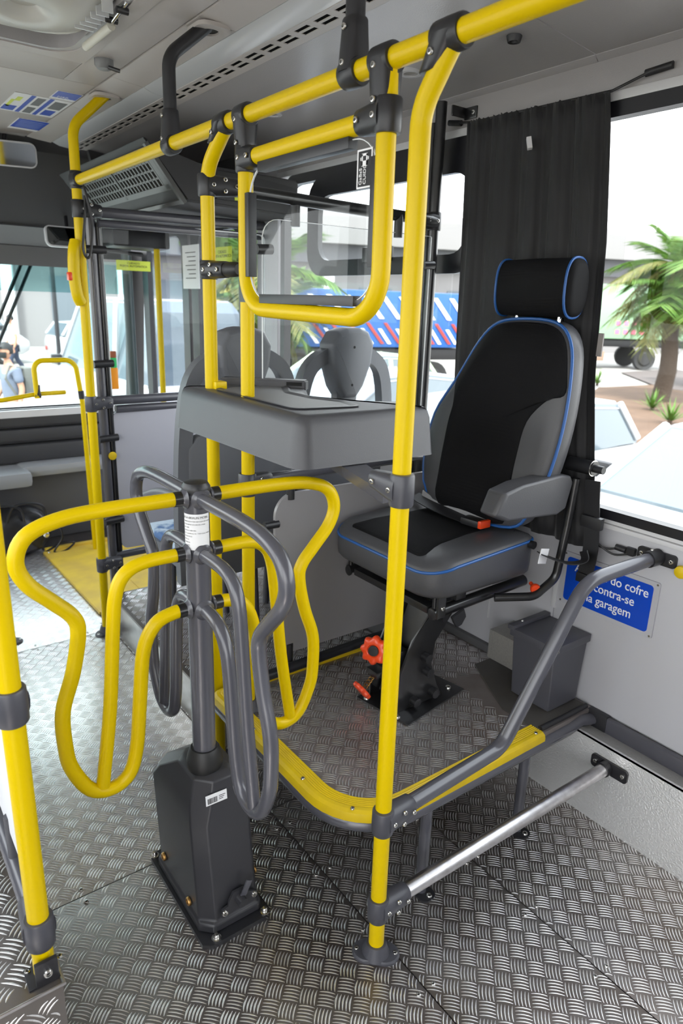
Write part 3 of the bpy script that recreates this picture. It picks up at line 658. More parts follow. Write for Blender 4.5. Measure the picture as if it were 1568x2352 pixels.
for i, (ang, m, lb) in enumerate(((180, YEL, 'yellow looped arm on the left'), (270, GRT, 'grey looped arm nearest the camera'), (0, YEL, 'yellow looped arm on the right'), (90, GRT, 'grey looped arm behind the column'))):
    a = math.radians(ang); d = V(math.cos(a), math.sin(a), 0); bm = bmesh.new()
    P3 = lambda q: V(TX, TY, 0) + d * q[0] + V(0, 0, q[1])
    up = V(-d.y, d.x, 0)
    a_tube(bm, spline([P3(q) for q in outer], 5), .0148, 18, up=up); a_tube(bm, spline([P3(q) for q in mid], 5), .0140, 18, up=up)
    arm = finish(bm, 'arm', m, ts, True, 60); lab(arm, lb)
    for z, rr, dz in ((1.063, .0156, 0), (.944, .0156, 0), (.818, .0156, 0)):
        if m is YEL: tube('ferrule', [V(TX, TY, z) + d * .022, V(TX, TY, z) + d * .050], rr, BLK, arm, 16)
        lathe('weld_collar', [(.0155, .018), (.0225, .0255), (.0175, .030), (.0152, .034)], GRT, arm, along((TX, TY, z), V(TX, TY, z) + d), 18)
# pedestal housing
def hring(x0, x1, y0, y1, ch, z): return [V(*p, z) for p in ((x0 + ch, y0), (x1 - ch * .35, y0), (x1, y0 + ch * .35), (x1, y1 - ch), (x1 - ch, y1), (x0 + ch, y1), (x0, y1 - ch), (x0, y0 + ch))]
bm = bmesh.new()
ring_loft(bm, [hring(.508, .666, 1.160, 1.462, .028, .014), hring(.508, .666, 1.160, 1.462, .028, .036), hring(.513, .660, 1.167, 1.456, .032, .042), hring(.506, .648, 1.180, 1.462, .030, .305), hring(.512, .644, 1.186, 1.435, .036, .345), hring(.526, .634, 1.194, 1.345, .034, .408), hring(.545, .612, 1.212, 1.30, .02, .418)])
hs = finish(bm, 'housing', HSG, ts, True, 25); md = hs.modifiers.new('b', 'BEVEL'); md.width = .006; md.segments = 3; md.limit_method = 'ANGLE'; md.angle_limit = .3
pl = prism('base_plate', [(.500, 1.150), (.520, 1.136), (.655, 1.136), (.680, 1.150), (.682, 1.465), (.664, 1.482), (.515, 1.482), (.500, 1.465)], 0, .013, DGP, ts)
for x, y in ((.535, 1.149), (.665, 1.149), (.512, 1.470), (.672, 1.470)):
    b = lathe('bolt', [(.012, 0), (.012, .002), (.0075, .0025), (.0072, .009), (.005, .012), (.0001, .0125)], MET, ts, Matrix.Translation((x, y, .013)), 6 if False else 12)
for y, z in ((1.24, .060), (1.39, .075)):
    screw((.509, y, z), (-1, 0, 0), ts, .011, BRS, 'bolt')
screw((.664, 1.20, .10), (1, 0, 0), ts, .009, BRS, 'bolt')
# lock hasp on the front face
lk = prism('lock_plate', [(.556, .052), (.646, .064), (.648, .082), (.632, .090), (.622, .096), (.612, .112), (.585, .112), (.574, .092), (.572, .080), (.556, .076)], 1.156, 1.162, HSG, ts, 'y')
tube('lock_barrel', [(.600, 1.160, .088), (.603, 1.138, .086)], .012, HSG, lk, 20); lab(lk, 'dark steel lock hasp')
box('lock_tab', (-.008, -.002, 0), (.008, .002, .040), GRT, lk, .001, Matrix.Translation((.607, 1.150, .096)) @ Matrix.Rotation(.45, 4, 'Y'))
for x, z in ((.562, .064), (.640, .076)): screw((x, 1.157, z), (0, -1, 0), lk, .008)
# barcode sticker
Mb = Matrix.Translation((.562, 1.1855, .372)) @ basis((1, 0, -.02), (0, .16, 1)).to_4x4()
bs_ = box('barcode_sticker', (-.026, -.012, -.0008), (.026, .012, .0006), PAP, ts, 0, Mb)
bm = bmesh.new(); x = -.022
while x < .002:
    w_ = random.choice((.0006, .001, .0016)); a_box(bm, (x, -.009, .0006), (x + w_, .004, .0009), 0, 0, Mb); x += w_ + random.choice((.0006, .001))
for q in range(3): a_box(bm, (.006, .002 - q * .004, .0006), (.022 - q * .003, .0034 - q * .004, .0009), 0, 0, Mb)
finish(bm, 'barcode_print', INK, bs_, False)
# paper label wrapped round the column
bm = bmesh.new(); rings = []
for z in (.955, 1.032):
    rings.append([V(TX + .0266 * math.cos(math.radians(a)), TY + .0266 * math.sin(math.radians(a)), z) for a in range(176, 316, 7)])
ring_loft(bm, rings, False); lbx = finish(bm, 'paper_label', PAP, ts)
def wraptext(s, size, a0, z, parent):
    cu = bpy.data.curves.new('t', 'FONT'); cu.body = s; cu.size = size; o = bpy.data.objects.new('t', cu); C.objects.link(o); bpy.context.view_layer.update()
    me = bpy.data.meshes.new_from_object(o.evaluated_get(bpy.context.evaluated_depsgraph_get())); bpy.data.objects.remove(o)
    for v in me.vertices:
        a = math.radians(a0) + v.co.x / .0269; v.co = V(TX + .02695 * math.cos(a), TY + .02695 * math.sin(a), z + v.co.y)
    me.materials.clear(); me.materials.append(INK); me.name = 'lettering'; link(me, 'lettering', parent, False)
wraptext('SCA-BRAUN MOBIL', .0066, 178, 1.0225, lbx)
for i, s in enumerate(('FABRICADO POR IND COM DE CARROC', 'CEDES BENZ DO BRASIL LTDA', 'CEP 1890', 'AMERICA ABR FEA', 'LOT CHASSI Nr SC  TAM CALC 42996', 'ENTRE PISOS', 'MOD: 01', '2 PASSAG', '1012-09.5')): wraptext(s, .0036, 178, 1.0155 - i * .0064, lbx)

# ================================================================== DESK
dk = thing('fare_desk', 'grey moulded plastic fare desk with a sunken tray on top', 'desk', (.98, 1.45, 1.10))
body = [(.782, 1.203), (1.178, 1.190), (1.175, 1.33), (1.065, 1.40), (1.035, 1.52), (1.125, 1.66), (1.11, 1.83), (.772, 1.83)]
def rpoly(poly, rad, n=6):
    P = [V(x, y, 0) for x, y in poly]; out = []; N = len(P)
    for i in range(N):
        f = fillet([P[i - 1] * .5 + P[i] * .5, P[i], P[(i + 1) % N] * .5 + P[i] * .5], rad[i] if isinstance(rad, list) else rad, n)
        out += [(p.x, p.y) for p in f[1:-1]]
    return out
def inset(poly, d):
    P = [V(x, y, 0) for x, y in poly]; N = len(P); A = sum(P[i].x * P[(i + 1) % N].y - P[(i + 1) % N].x * P[i].y for i in range(N)); sg_ = 1 if A > 0 else -1; out = []
    for i in range(N):
        t1 = P[i] - P[i - 1]; t2 = P[(i + 1) % N] - P[i]
        t1 = t1.normalized() if t1.length > 1e-7 else t2.normalized(); t2 = t2.normalized() if t2.length > 1e-7 else t1
        n1 = V(-t1.y, t1.x, 0) * sg_; n2 = V(-t2.y, t2.x, 0) * sg_; b = (n1 + n2); b = b / max(b.dot(n1), .4); out.append((P[i].x + b.x * d, P[i].y + b.y * d))
    return out
rad = [.045, .02, .02, .04, .05, .03, .02, .02]
RB = rpoly(body, rad)
bm = bmesh.new(); rings = []
for d, z in ((.010, 1.103), (0.0, 1.100), (.001, 1.104), (.012, 1.190), (.018, 1.206), (.026, 1.214), (.036, 1.216)): rings.append([V(x, y, z) for x, y in inset(RB, d)])
ring_loft(bm, rings); db = finish(bm, 'desk_body', DSK, dk, True, 45)
tray = rpoly([(.835, 1.30), (1.00, 1.27), (1.02, 1.36), (.985, 1.45), (.985, 1.56), (1.05, 1.68), (1.04, 1.74), (.885, 1.74), (.83, 1.68)], .03)
bm = bmesh.new(); rings = []
for d, z in ((0, 1.2155), (-.004, 1.2195), (.003, 1.2205), (.012, 1.2165), (.016, 1.2162)): rings.append([V(x, y, z) for x, y in inset(tray, d)])
ring_loft(bm, rings, cap0=False); finish(bm, 'tray_rim', DSK, dk, True, 50)
prism('tray_liner', inset(tray, .017), 1.2150, 1.2167, mat('fine grain tray liner', (.16, .16, .165), .45, bump=('voronoi', 1400, .4, .0006)), dk)
dkb = prism('document_holder', [(.90, 1.80), (1.085, 1.635), (1.115, 1.665), (.93, 1.83)], 1.205, 1.236, DSK, dk, 'z', .004); box('holder_slot', (-.022, -.002, -.005), (.022, .002, .005), SLT, dkb, 0, Matrix.Translation((1.060, 1.656, 1.226)) @ Matrix.Rotation(-.728, 4, 'Z'))
prism('support_arm', [(.84, .985), (.89, .985), (1.04, 1.42), (.96, 1.42)], 1.075, 1.098, GRT, dk)
prism('support_plate', rrect(.86, 1.08, 1.27, 1.56, .02), 1.088, 1.103, BLK, dk)

# ================================================================== COLLECTOR SEAT
ss = thing('collector_seat', 'fare collector seat with black mesh and grey vinyl, blue piping and armrest', 'seat', (1.30, 1.34, ZP))
# cushion
cus = rpoly([(1.180, 1.165), (1.60, 1.165), (1.62, 1.635), (1.180, 1.645)], [.085, .05, .05, .085], 8)
def dome(bm, R0, cen, pts_z, mi=0):
    """close a ring with ever smaller rings towards its centre; pts_z(x, y) gives the height"""
    n = len(R0); prev = R0
    for k in (.82, .64, .46, .28, .12):
        cur = [bm.verts.new(pts_z(cen[0] + (a[0] - cen[0]) * k, cen[1] + (a[1] - cen[1]) * k)) for a in cen[2]]
        for j in range(n): bm.faces.new((prev[j], prev[(j + 1) % n], cur[(j + 1) % n], cur[j]))
        prev = cur
    bm.faces.new(prev)
def cush_z(x, y, base):           # bolster rise at the rear sides, dip towards the front edge
    u = (x - 1.18) / .42; v = abs(y - 1.395) / .23
    return base + .022 * max(0, u) * (v ** 2) - .018 * max(0, 1 - u * 4) + .004 * (1 - v)
bm = bmesh.new(); rings = []
for d, z, k_ in ((.030, .697, 0), (.012, .700, 0), (.002, .712, 0), (.0, .740, 0), (0, .780, 1), (.003, .794, 1), (.010, .802, 1), (.03, .811, 1), (.055, .814, 1)):
    rings.append([V(x, y, (cush_z(x, y, z) if k_ else z)) for x, y in inset(cus, d)])
RR = ring_loft(bm, rings, cap1=False); dome(bm, RR[-1], (1.40, 1.395, [(v.co.x, v.co.y) for v in RR[-1]]), lambda x, y: V(x, y, cush_z(x, y, .814))); cu_ = finish(bm, 'cushion', VIN, ss, True, 60)
ins = rpoly([(1.212, 1.245), (1.30, 1.268), (1.42, 1.285), (1.585, 1.29), (1.585, 1.535), (1.40, 1.538), (1.28, 1.548), (1.212, 1.57)], [.02, .1, .1, .01, .01, .1, .1, .02], 6)
bm = bmesh.new(); rings = []
for d, z in ((-.002, .806), (0, .8145), (.006, .8175)): rings.append([V(x, y, cush_z(x, y, z)) for x, y in inset(ins, d)])
RR = ring_loft(bm, rings, cap1=False); dome(bm, RR[-1], (1.40, 1.40, [(v.co.x, v.co.y) for v in RR[-1]]), lambda x, y: V(x, y, cush_z(x, y, .818))); finish(bm, 'cushion_mesh_insert', MSH, ss, True, 60)
bm = bmesh.new(); a_tube(bm, [V(x, y, cush_z(x, y, .7885)) for x, y in inset(cus, .0005)], .0042, 8, closed=True); finish(bm, 'cushion_piping', BLU, ss)
# backrest, in a tilted plane
def bx_at(z): return 1.515 + (z - .84) * .14
bout = [(1.590, .90), (1.605, .98), (1.590, 1.12), (1.520, 1.24), (1.455, 1.355), (1.395, 1.410), (1.30, 1.424), (1.195, 1.417), (1.138, 1.372), (1.113, 1.28), (1.105, 1.14), (1.121, 1.0), (1.158, .90), (1.210, .845), (1.38, .828), (1.53, .838)]
bsm = [(p.x, p.y) for p in spline([V(a, b, 0) for a, b in bout + [bout[0]]], 4)[:-1]]
bm = bmesh.new(); rings = []
for d, dx in ((.03, .066), (.006, .062), (0, .055), (-.003, .030), (0, .010), (.006, 0), (.02, -.010), (.05, -.018)):
    rings.append([V(bx_at(z) + dx, y, z) for y, z in inset(bsm, d)])
RR = ring_loft(bm, rings, cap1=False); dome(bm, RR[-1], (1.34, 1.10, [(v.co.y, v.co.z) for v in RR[-1]]), lambda y, z: V(bx_at(z) - .018, y, z)); finish(bm, 'backrest', VIN, ss, True, 60)
bin_ = [(1.515, 1.236), (1.451, 1.350), (1.393, 1.402), (1.30, 1.415), (1.198, 1.408), (1.146, 1.367), (1.122, 1.285), (1.118, 1.232), (1.158, 1.215), (1.210, 1.150), (1.222, 1.05), (1.225, .93), (1.235, .850), (1.38, .838), (1.495, .850), (1.508, .95), (1.505, 1.10), (1.497, 1.17)]
bis = [(p.x, p.y) for p in spline([V(a, b, 0) for a, b in bin_ + [bin_[0]]], 4)[:-1]]
def back_dx(y, z):
    """front surface of the cushion, following the bulge of the backrest"""
    m_ = 9
    for i in range(len(bsm)):
        a = V(*bsm[i - 1], 0); b = V(*bsm[i], 0); p = V(y, z, 0); t = max(0, min(1, (p - a).dot(b - a) / max((b - a).length_squared, 1e-9))); m_ = min(m_, (p - a - (b - a) * t).length)
    return float(np.interp(m_, [0, .006, .02, .05, .09, .13], [.010, 0, -.010, -.018, -.018, -.018]))
bm = bmesh.new(); rings = []
for d, e in ((-.001, .006), (.0, -.0015), (.004, -.0035)): rings.append([V(bx_at(z) + back_dx(y, z) + e, y, z) for y, z in inset(bis, d)])
RR = ring_loft(bm, rings, cap1=False); dome(bm, RR[-1], (1.35, 1.12, [(v.co.y, v.co.z) for v in RR[-1]]), lambda y, z: V(bx_at(z) + back_dx(y, z) - .0085, y, z)); finish(bm, 'backrest_mesh_insert', MSH, ss, True, 60)
bm = bmesh.new(); a_tube(bm, [V(bx_at(z) + .004, y, z) for y, z in inset(bsm, .0)], .0044, 8, closed=True); finish(bm, 'backrest_piping', BLU, ss)
# headrest: a bolster lying across, rounded front, flat gusseted ends
bm = bmesh.new(); hp = []
for k in range(28):
    a = 2 * PI * k / 28; ca, sa = math.cos(a), math.sin(a); hp.append((.045 * math.copysign(abs(ca) ** .8, ca), .076 * math.copysign(abs(sa) ** .75, sa)))
HY = 1.284; rings = []
for y, s in ((-.134, .55), (-.132, .80), (-.125, .96), (-.116, 1), (0, 1.02), (.116, 1), (.125, .96), (.132, .80), (.134, .55)): rings.append([V(1.625 + a * s, HY + y, 1.507 + b * s) for a, b in hp])
ring_loft(bm, rings); finish(bm, 'headrest', MSH, ss, True, 50)
for s in (-1, 1):
    bm = bmesh.new(); a_tube(bm, [V(1.625 + a * 1.01, HY + s * .118, 1.507 + b * 1.01) for a, b in hp], .0038, 8, closed=True); finish(bm, 'headrest_piping', BLU, ss)
for y in (1.20, 1.345): tube('headrest_rod', [(1.615, y, 1.40), (1.62, y, 1.45)], .006, CHS, ss, 10)
# armrest
bm = bmesh.new(); ring_loft(bm, [[V(x, y, z) for x, z in [(1.318 + e, .938), (1.345 + e, .994), (1.420, 1.008), (1.58, 1.016), (1.620, 1.010), (1.635, .99), (1.615, .915), (1.58, .902), (1.36 + e, .918)]] for y, e in ((1.100, .012), (1.108, .002), (1.13, 0), (1.156, .002), (1.164, .012))]); ao = finish(bm, 'armrest', VIN, ss, True, 40); md = ao.modifiers.new('b', 'BEVEL'); md.width = .007; md.segments = 3; md.limit_method = 'ANGLE'
tube('armrest_pivot', [(1.66, 1.14, 1.035), (1.66, 1.055, 1.035)], .020, BLK, ss, 20); tube('pivot_knob', [(1.66, 1.058, 1.035), (1.66, 1.028, 1.035)], .011, BLP, ss, 16)
lathe('pivot_washer', [(.012, 0), (.0225, .001), (.012, .003)], MET, ss, along((1.66, 1.060, 1.035), (1.66, 1.05, 1.035)), 24)
tube('back_frame', fillet([(1.645, 1.10, 1.00), (1.640, 1.105, .86), (1.625, 1.11, .70), (1.56, 1.13, .648), (1.47, 1.20, .640)], .05), .0125, BLK, ss, 16)
tube('back_frame', fillet([(1.645, 1.60, 1.05), (1.640, 1.61, .80), (1.58, 1.61, .66), (1.45, 1.58, .65)], .05), .0125, BLK, ss, 16)
kn = lathe('lever_knob', [(.006, 0), (.006, .022), (.0135, .028), (.0155, .034), (.0135, .040), (.004, .042)], RED, ss, along((1.585, 1.165, .672), (1.560, 1.120, .668)), 20); lab(kn, 'small orange lever knob')
# seat belt
def strap(name, pts, w, m, parent, th=.0015, up=None):
    bm = bmesh.new(); a_tube(bm, spline(pts, 6), 1, sect=[(-w / 2, -th), (w / 2, -th), (w / 2, th), (-w / 2, th)], up=up); return finish(bm, name, m, parent, True, 30)
strap('belt_webbing', [(1.665, 1.06, 1.00), (1.668, 1.055, .94), (1.67, 1.045, .86), (1.67, 1.04, .79), (1.665, 1.043, .725)], .048, BLP, ss, up=(0, 1, 0))
strap('belt_webbing', [(1.645, 1.045, .80), (1.640, 1.035, .775), (1.61, 1.06, .765), (1.575, 1.09, .775), (1.54, 1.115, .792)], .040, BLP, ss, up=(0, .2, 1))
box('belt_buckle_adjuster', (1.655, 1.012, .865), (1.675, 1.076, .900), BLP, ss, .004)
box('belt_tag', (-.018, -.001, -.022), (.018, .001, .022), PAP, ss, 0, Matrix.Translation((1.545, 1.104, .785)) @ Matrix.Rotation(.2, 4, 'Y'))
box('belt_end_cap', (1.655, 1.020, .700), (1.674, 1.066, .728), BLP, ss, .003)
strap('belt_webbing', [(1.50, 1.60, .850), (1.49, 1.52, .842), (1.485, 1.44, .838), (1.49, 1.36, .834)], .040, BLP, ss, up=(1, 0, .3))
bk = box('belt_buckle', (-.022, -.045, -.011), (.022, .035, .011), BLP, ss, .006, Matrix.Translation((1.485, 1.32, .838)) @ Matrix.Rotation(.1, 4, 'Z')); box('buckle_button', (1.462, 1.272, .830), (1.506, 1.284, .853), RED, bk, .003)
strap('wrapping_strip', [(1.512, 1.575, .862), (1.508, 1.50, .848), (1.505, 1.40, .846), (1.507, 1.29, .838)], .020, mat('translucent wrap', (.30, .30, .31), .3), ss, up=(0, 0, 1))
tube('rear_cross_tube', [(1.56, 1.15, .80), (1.56, 1.62, .80)], .012, BLK, ss, 14)
# under-frame
tube('front_cross_tube', [(1.262, 1.225, .622), (1.262, 1.655, .622)], .0150, BLK, ss, 20) if False else None
fr_ = tube('slide_rail', [(1.262, 1.245, .622), (1.640, 1.235, .645)], .0175, BLK, ss, 20)
tube('slide_rail', [(1.262, 1.635, .625), (1.600, 1.59, .640)], .0150, BLK, ss, 20)
tube('front_bar', [(1.285, 1.25, .668), (1.278, 1.625, .668)], .0130, BLK, ss, 16)
box('front_channel', (1.258, 1.26, .618), (1.290, 1.60, .640), BLK, ss, .003)
box('front_channel', (1.33, 1.22, .655), (1.37, 1.60, .690), BLK, ss, .003)
for y in (1.245, 1.635): tube('frame_upright', [(1.272, y, .62), (1.272, y, .705)], .008, BLK, ss, 12); lathe('tube_cap', [(.0165, 0), (.0165, .004), (.012, .006), (.001, .006)], BLP, ss, along((1.266, y, .62), (1.20, y, .618)), 20)
prism('slide_lever', [(1.31, .612), (1.36, .628), (1.372, .600), (1.355, .576), (1.335, .572), (1.325, .590)], 1.212, 1.222, BLP, ss, 'y', .003)
box('side_bracket', (1.245, 1.205, .625), (1.275, 1.212, .690), BLK, ss, .002); screw((1.262, 1.204, .655), (0, -1, 0), ss, .007)
# pedestal
box('base_plate', (-.14, -.10, 0), (.14, .10, .007), BLK, ss, .002, Matrix.Translation((1.300, 1.345, ZP)) @ Matrix.Rotation(math.radians(10), 4, 'Z'))
for x, y in ((1.178, 1.268), (1.415, 1.300), (1.165, 1.395), (1.42, 1.44)): screw((x, y, ZP + .007), (0, 0, 1), ss, .010, None, 'bolt')
sp = [(1.185, ZP + .006), (1.375, ZP + .006), (1.345, ZP + .05), (1.315, ZP + .13), (1.325, ZP + .20), (1.43, ZP + .325), (1.335, ZP + .335), (1.235, ZP + .225), (1.195, ZP + .13)]
for y in (1.285, 1.405): prism('side_plate', sp, y, y + .008, BLK, ss, 'y', .0015)
prism('inner_link', [(1.215, ZP + .02), (1.26, ZP + .02), (1.38, ZP + .32), (1.33, ZP + .33)], 1.30, 1.40, BLK, ss, 'y', .002)
box('height_block', (1.185, 1.30, ZP + .115), (1.235, 1.40, ZP + .195), BLK, ss, .004)
for x, z in ((1.285, ZP + .165), (1.295, ZP + .115), (1.25, ZP + .03), (1.325, ZP + .035), (1.34, ZP + .285)):
    tube('bolt_head', [(x, 1.287, z), (x, 1.262, z)], .0140, BLP, ss, 12)
tube('spring_canister', [(1.32, 1.30, ZP + .315), (1.32, 1.26, ZP + .315)], .022, DGP, ss, 20)
def star(name, P, nrm, R_, th, n=8, lab_=None):
    bm = bmesh.new(); M = along(P, Vector(P) + Vector(nrm)); rings = []
    for s, z in ((.78, 0), (.96, .12), (1.0, .5), (.94, .85), (.78, 1.0), (.48, 1.0), (.40, .85)):
        rings.append([M @ V(R_ * s * (1 + .10 * math.cos(n * a) * (1 if s > .6 else .1)) * math.cos(a), R_ * s * (1 + .10 * math.cos(n * a) * (1 if s > .6 else .1)) * math.sin(a), z * th) for a in [2 * PI * k / 64 for k in range(64)]])
    ring_loft(bm, rings); o = finish(bm, name, RED, ss, True, 50); a_ = M @ V(0, 0, th * .8)
    lathe('knob_cap', [(R_ * .40, 0), (R_ * .38, th * .16), (.0001, th * .2)], BLP, o, along(a_, a_ + Vector(nrm)), 24)
    if lab_: lab(o, lab_)
    return o
star('star_knob', (1.150, 1.345, ZP + .200), (-1, -.55, .25), .040, .026, 8, 'large orange star knob')
star('star_knob', (1.135, 1.375, ZP + .062), (-1, .1, -.75), .030, .016, 8, 'small orange star knob')
tube('knob_spindle', [(1.150, 1.345, ZP + .20), (1.20, 1.35, ZP + .17)], .010, BLK, ss, 12)
bm = bmesh.new(); a_tube(bm, [V(1.135 + .045 * t / 40 + .009 * math.cos(t * .95) * .6, 1.373 + .009 * math.sin(t * .95), ZP + .062 + .045 * t / 40 + .009 * math.cos(t * .95) * .6) for t in range(40)], .0018, 6); finish(bm, 'threaded_spindle', BRS, ss)
box('clamp_block', (1.150, 1.335, ZP + .105), (1.195, 1.385, ZP + .125), BLK, ss, .003)

# ================================================================== CURTAIN
ct = thing('curtain', 'dark grey curtain hanging over the window behind the seat headrest', 'curtain', (1.69, 1.35, .80))
NU, NV = 90, 26; bm = bmesh.new(); gr = []
for j in range(NV + 1):
    v = j / NV; z = 1.992 - v * (1.992 - .792); row = []
    yl = np.interp(v, [0, .5, 1], [1.672, 1.660, 1.635]); yr = np.interp(v, [0, .3, .6, .9, 1], [1.180, 1.135, 1.110, 1.050, 1.035])
    for i in range(NU + 1):
        u = i / NU; y = yl + (yr - yl) * u
        ph_ = u * 2 * PI * 5.5 + .9 * math.sin(u * 7); am = .014 * (.45 + .55 * min(1, v * 4)) * (1 - .35 * v * math.sin(u * 9))
        x = 1.688 + am * math.sin(ph_ + .8 * math.sin(u * 11) + v * 1.1) + .004 * math.sin(ph_ * 2.7 + v * 3)
        if v < .04: x += .004 * math.sin(ph_ * 8)
        row.append(bm.verts.new((max(1.681, min(x, 1.706)), y, z + (.003 * math.sin(ph_ * 6) if j == 0 else 0) - .012 * u * (1 if j == 0 else 0))))
    gr.append(row)
for j in range(NV):
    for i in range(NU): bm.faces.new((gr[j][i], gr[j][i + 1], gr[j + 1][i + 1], gr[j + 1][i]))
cl = finish(bm, 'cloth', CUR, ct, True, 180); md = cl.modifiers.new('s', 'SOLIDIFY'); md.thickness = .002
tube('care_label', [(1.662, 1.405, 1.905), (1.660, 1.395, 1.875)], .009, PAP, ct, 4)
box('grip_patch', (1.655, 1.083, 1.335), (1.660, 1.098, 1.395), mat('velcro patch', (.24, .22, .21), .9), ct, 0)
cd = ct
tube('cord', [(1.702, 1.735, 2.002), (1.695, 1.66, 1.990), (1.693, 1.40, 1.985), (1.695, 1.18, 1.982), (1.702, 1.09, 2.005)], .0035, BLP, cd, 8)
for p, q in (((1.702, 1.765, 2.006), (1.706, 1.715, 1.998)), ((1.706, 1.10, 2.006), (1.712, 1.035, 2.012))): tube('hook_end', [p, q], .0085, BLP, cd, 12)
c2 = ct
tube('cord', spline([(1.69, 1.045, .812), (1.70, 1.01, .808), (1.705, .985, .815)]), .003, BLP, c2, 8); tube('cord', spline([(1.69, 1.045, .822), (1.70, .99, .798), (1.708, .95, .808)]), .003, BLP, c2, 8)
tube('hook_end', [(1.705, .985, .820), (1.708, .955, .818)], .009, BLP, c2, 12); prism('hook_base', rrect(.930, .958, .806, .828, .004), 1.706, 1.7195, BLP, c2, 'x')
yk = lathe('emergency_knob', [(.004, 0), (.012, .004), (.018, .012), (.016, .020), (.004, .024)], YEP, wr, along((1.7195, .795, .808), (1.6, .795, .808)), 20)

# ================================================================== CEILING FITTINGS
for x, y, nm in ((1.45, 2.43, 'round recessed ceiling light above the yellow window frame'), (1.50, 1.73, 'round recessed ceiling light half hidden by the nearest pole')):
    z = 2.104 if x < 1.47 else 2.099
    t = thing('ceiling_light', nm, 'light', (x, y, z - .002), group='recessed ceiling lights')
    lathe('bezel', [(.020, .004), (.022, -.004), (.034, -.004), (.042, .004)], TRM, t, Matrix.Translation((x, y, z)), 28)
    lathe('lens', [(.0001, -.002), (.0215, -.001), (.0205, .004)], mat('light lens', (.30, .28, .25), .2) if 'light lens' not in MATS else MATS['light lens'], t, Matrix.Translation((x, y, z)), 28)
nz_ = lathe('air_nozzle', [(.006, .004), (.010, -.010), (.016, -.012), (.020, .002)], BLP, None, Matrix.Translation((1.50, 1.345, 2.097)), 20); tag(nz_, 'small black nozzle in the ceiling above the curtain', 'nozzle')
ht = thing('roof_hatch', 'white domed roof hatch with metal hinge arms at the top left', 'hatch', (.42, 2.0, 2.15))
HPL = mat('hatch plastic', (.55, .54, .50), .35)
prism('lid', rrect(.14, .715, 1.63, 2.335, .10), 2.158, 2.176, HPL, ht, 'z', .004)
lathe('dome', [(.0001, -.002), (.035, -.004), (.05, -.022), (.075, -.030), (.13, -.026), (.19, -.012), (.205, .004)], HPL, ht, Matrix.Translation((.535, 2.12, 2.160)), 48)
for k in range(6): box('vent_fin', (.664 + k * .004, 2.13 - k * .032, 2.128), (.712, 2.134 - k * .032, 2.160), LMP, ht, 0)
tube('hinge_bar', [(.733, 2.268, 2.130), (.737, 2.06, 2.130)], .011, mat('cream bar', (.6, .58, .5), .4), ht, 14); tube('gas_strut', [(.737, 2.07, 2.135), (.735, 1.93, 2.150)], .006, CHS, ht, 10)
for y in (2.05, 1.97): tube('strut_joint', [(.72, y, 2.14), (.75, y, 2.14)], .008, DGP, ht, 10)
ca = thing('latch_bracket', 'small grey latch under the ceiling edge beside the roof hatch', 'bracket', (.83, 2.55, 2.14))
lathe('latch_body', [(.030, .006), (.030, -.010), (.020, -.022), (.001, -.024)], mat('latch grey', (.18, .18, .18), .4), ca, Matrix.Translation((.835, 2.42, 2.147)), 10)
tube('latch_pin', [(.842, 2.40, 2.128), (.872, 2.385, 2.120)], .006, BLK, ca, 8)
def sticker(label, x0, x1, y0, y1, base, rows):
    t = thing('ceiling_sticker', label, 'sticker', ((x0 + x1) / 2, (y0 + y1) / 2, 2.149))
    box('backing', (x0, y0, 2.1490), (x1, y1, 2.1505), base, t, 0)
    for nm, lo, hi, m in rows: box(nm, (lo[0], lo[1], 2.1480), (hi[0], hi[1], 2.1489), m, t, 0)
    return t
s1 = sticker('small blue ceiling sticker with white figures, nearest of the three', .815, .905, 2.865, 2.985, PAP, [('blue_field', (.818, 2.868), (.902, 2.955), SGN)])
text('N60\n54 904', .026, (.828, 2.93, 2.1477), basis((1, 0, 0), (0, -1, 0)) if False else basis((0, 1, 0), (1, 0, 0)), WHT, s1, ext=.0002) if False else text('N60\n54 904', .022, (.832, 2.944, 2.1477), basis((1, 0, 0), (0, -1, 0)).to_3x3() if False else basis((1, 0, 0), (0, -1, 0)), WHT, s1, ext=.0002)
sticker('large white ceiling sticker with blue bands and yellow marks', .70, .905, 2.995, 3.30, PAP, [('blue_band', (.76, 3.00), (.775, 3.29), SGN), ('blue_band', (.825, 3.00), (.84, 3.29), SGN), ('print_block', (.785, 3.02), (.815, 3.14), LIG), ('print_block', (.785, 3.18), (.815, 3.28), LIG), ('print_block', (.85, 3.03), (.895, 3.15), LIG), ('print_block', (.85, 3.18), (.89, 3.27), SGN), ('yellow_mark', (.71, 3.10), (.722, 3.22), LIM), ('yellow_mark', (.722, 3.05), (.74, 3.11), LIM), ('blue_corner', (.705, 3.20), (.75, 3.28), SGN)])
s3 = sticker('plain blue ceiling sticker with small white lines, farthest of the three', .80, .925, 3.40, 3.62, PAP, [('blue_field', (.803, 3.403), (.922, 3.58), SGN)])
for k in range(5): box('white_line', (.815, 3.425 + k * .03, 2.1474), (.91, 3.435 + k * .03, 2.1479), mat('faint print', (.2, .28, .6), .5) if 'faint print' not in MATS else MATS['faint print'], s3, 0)

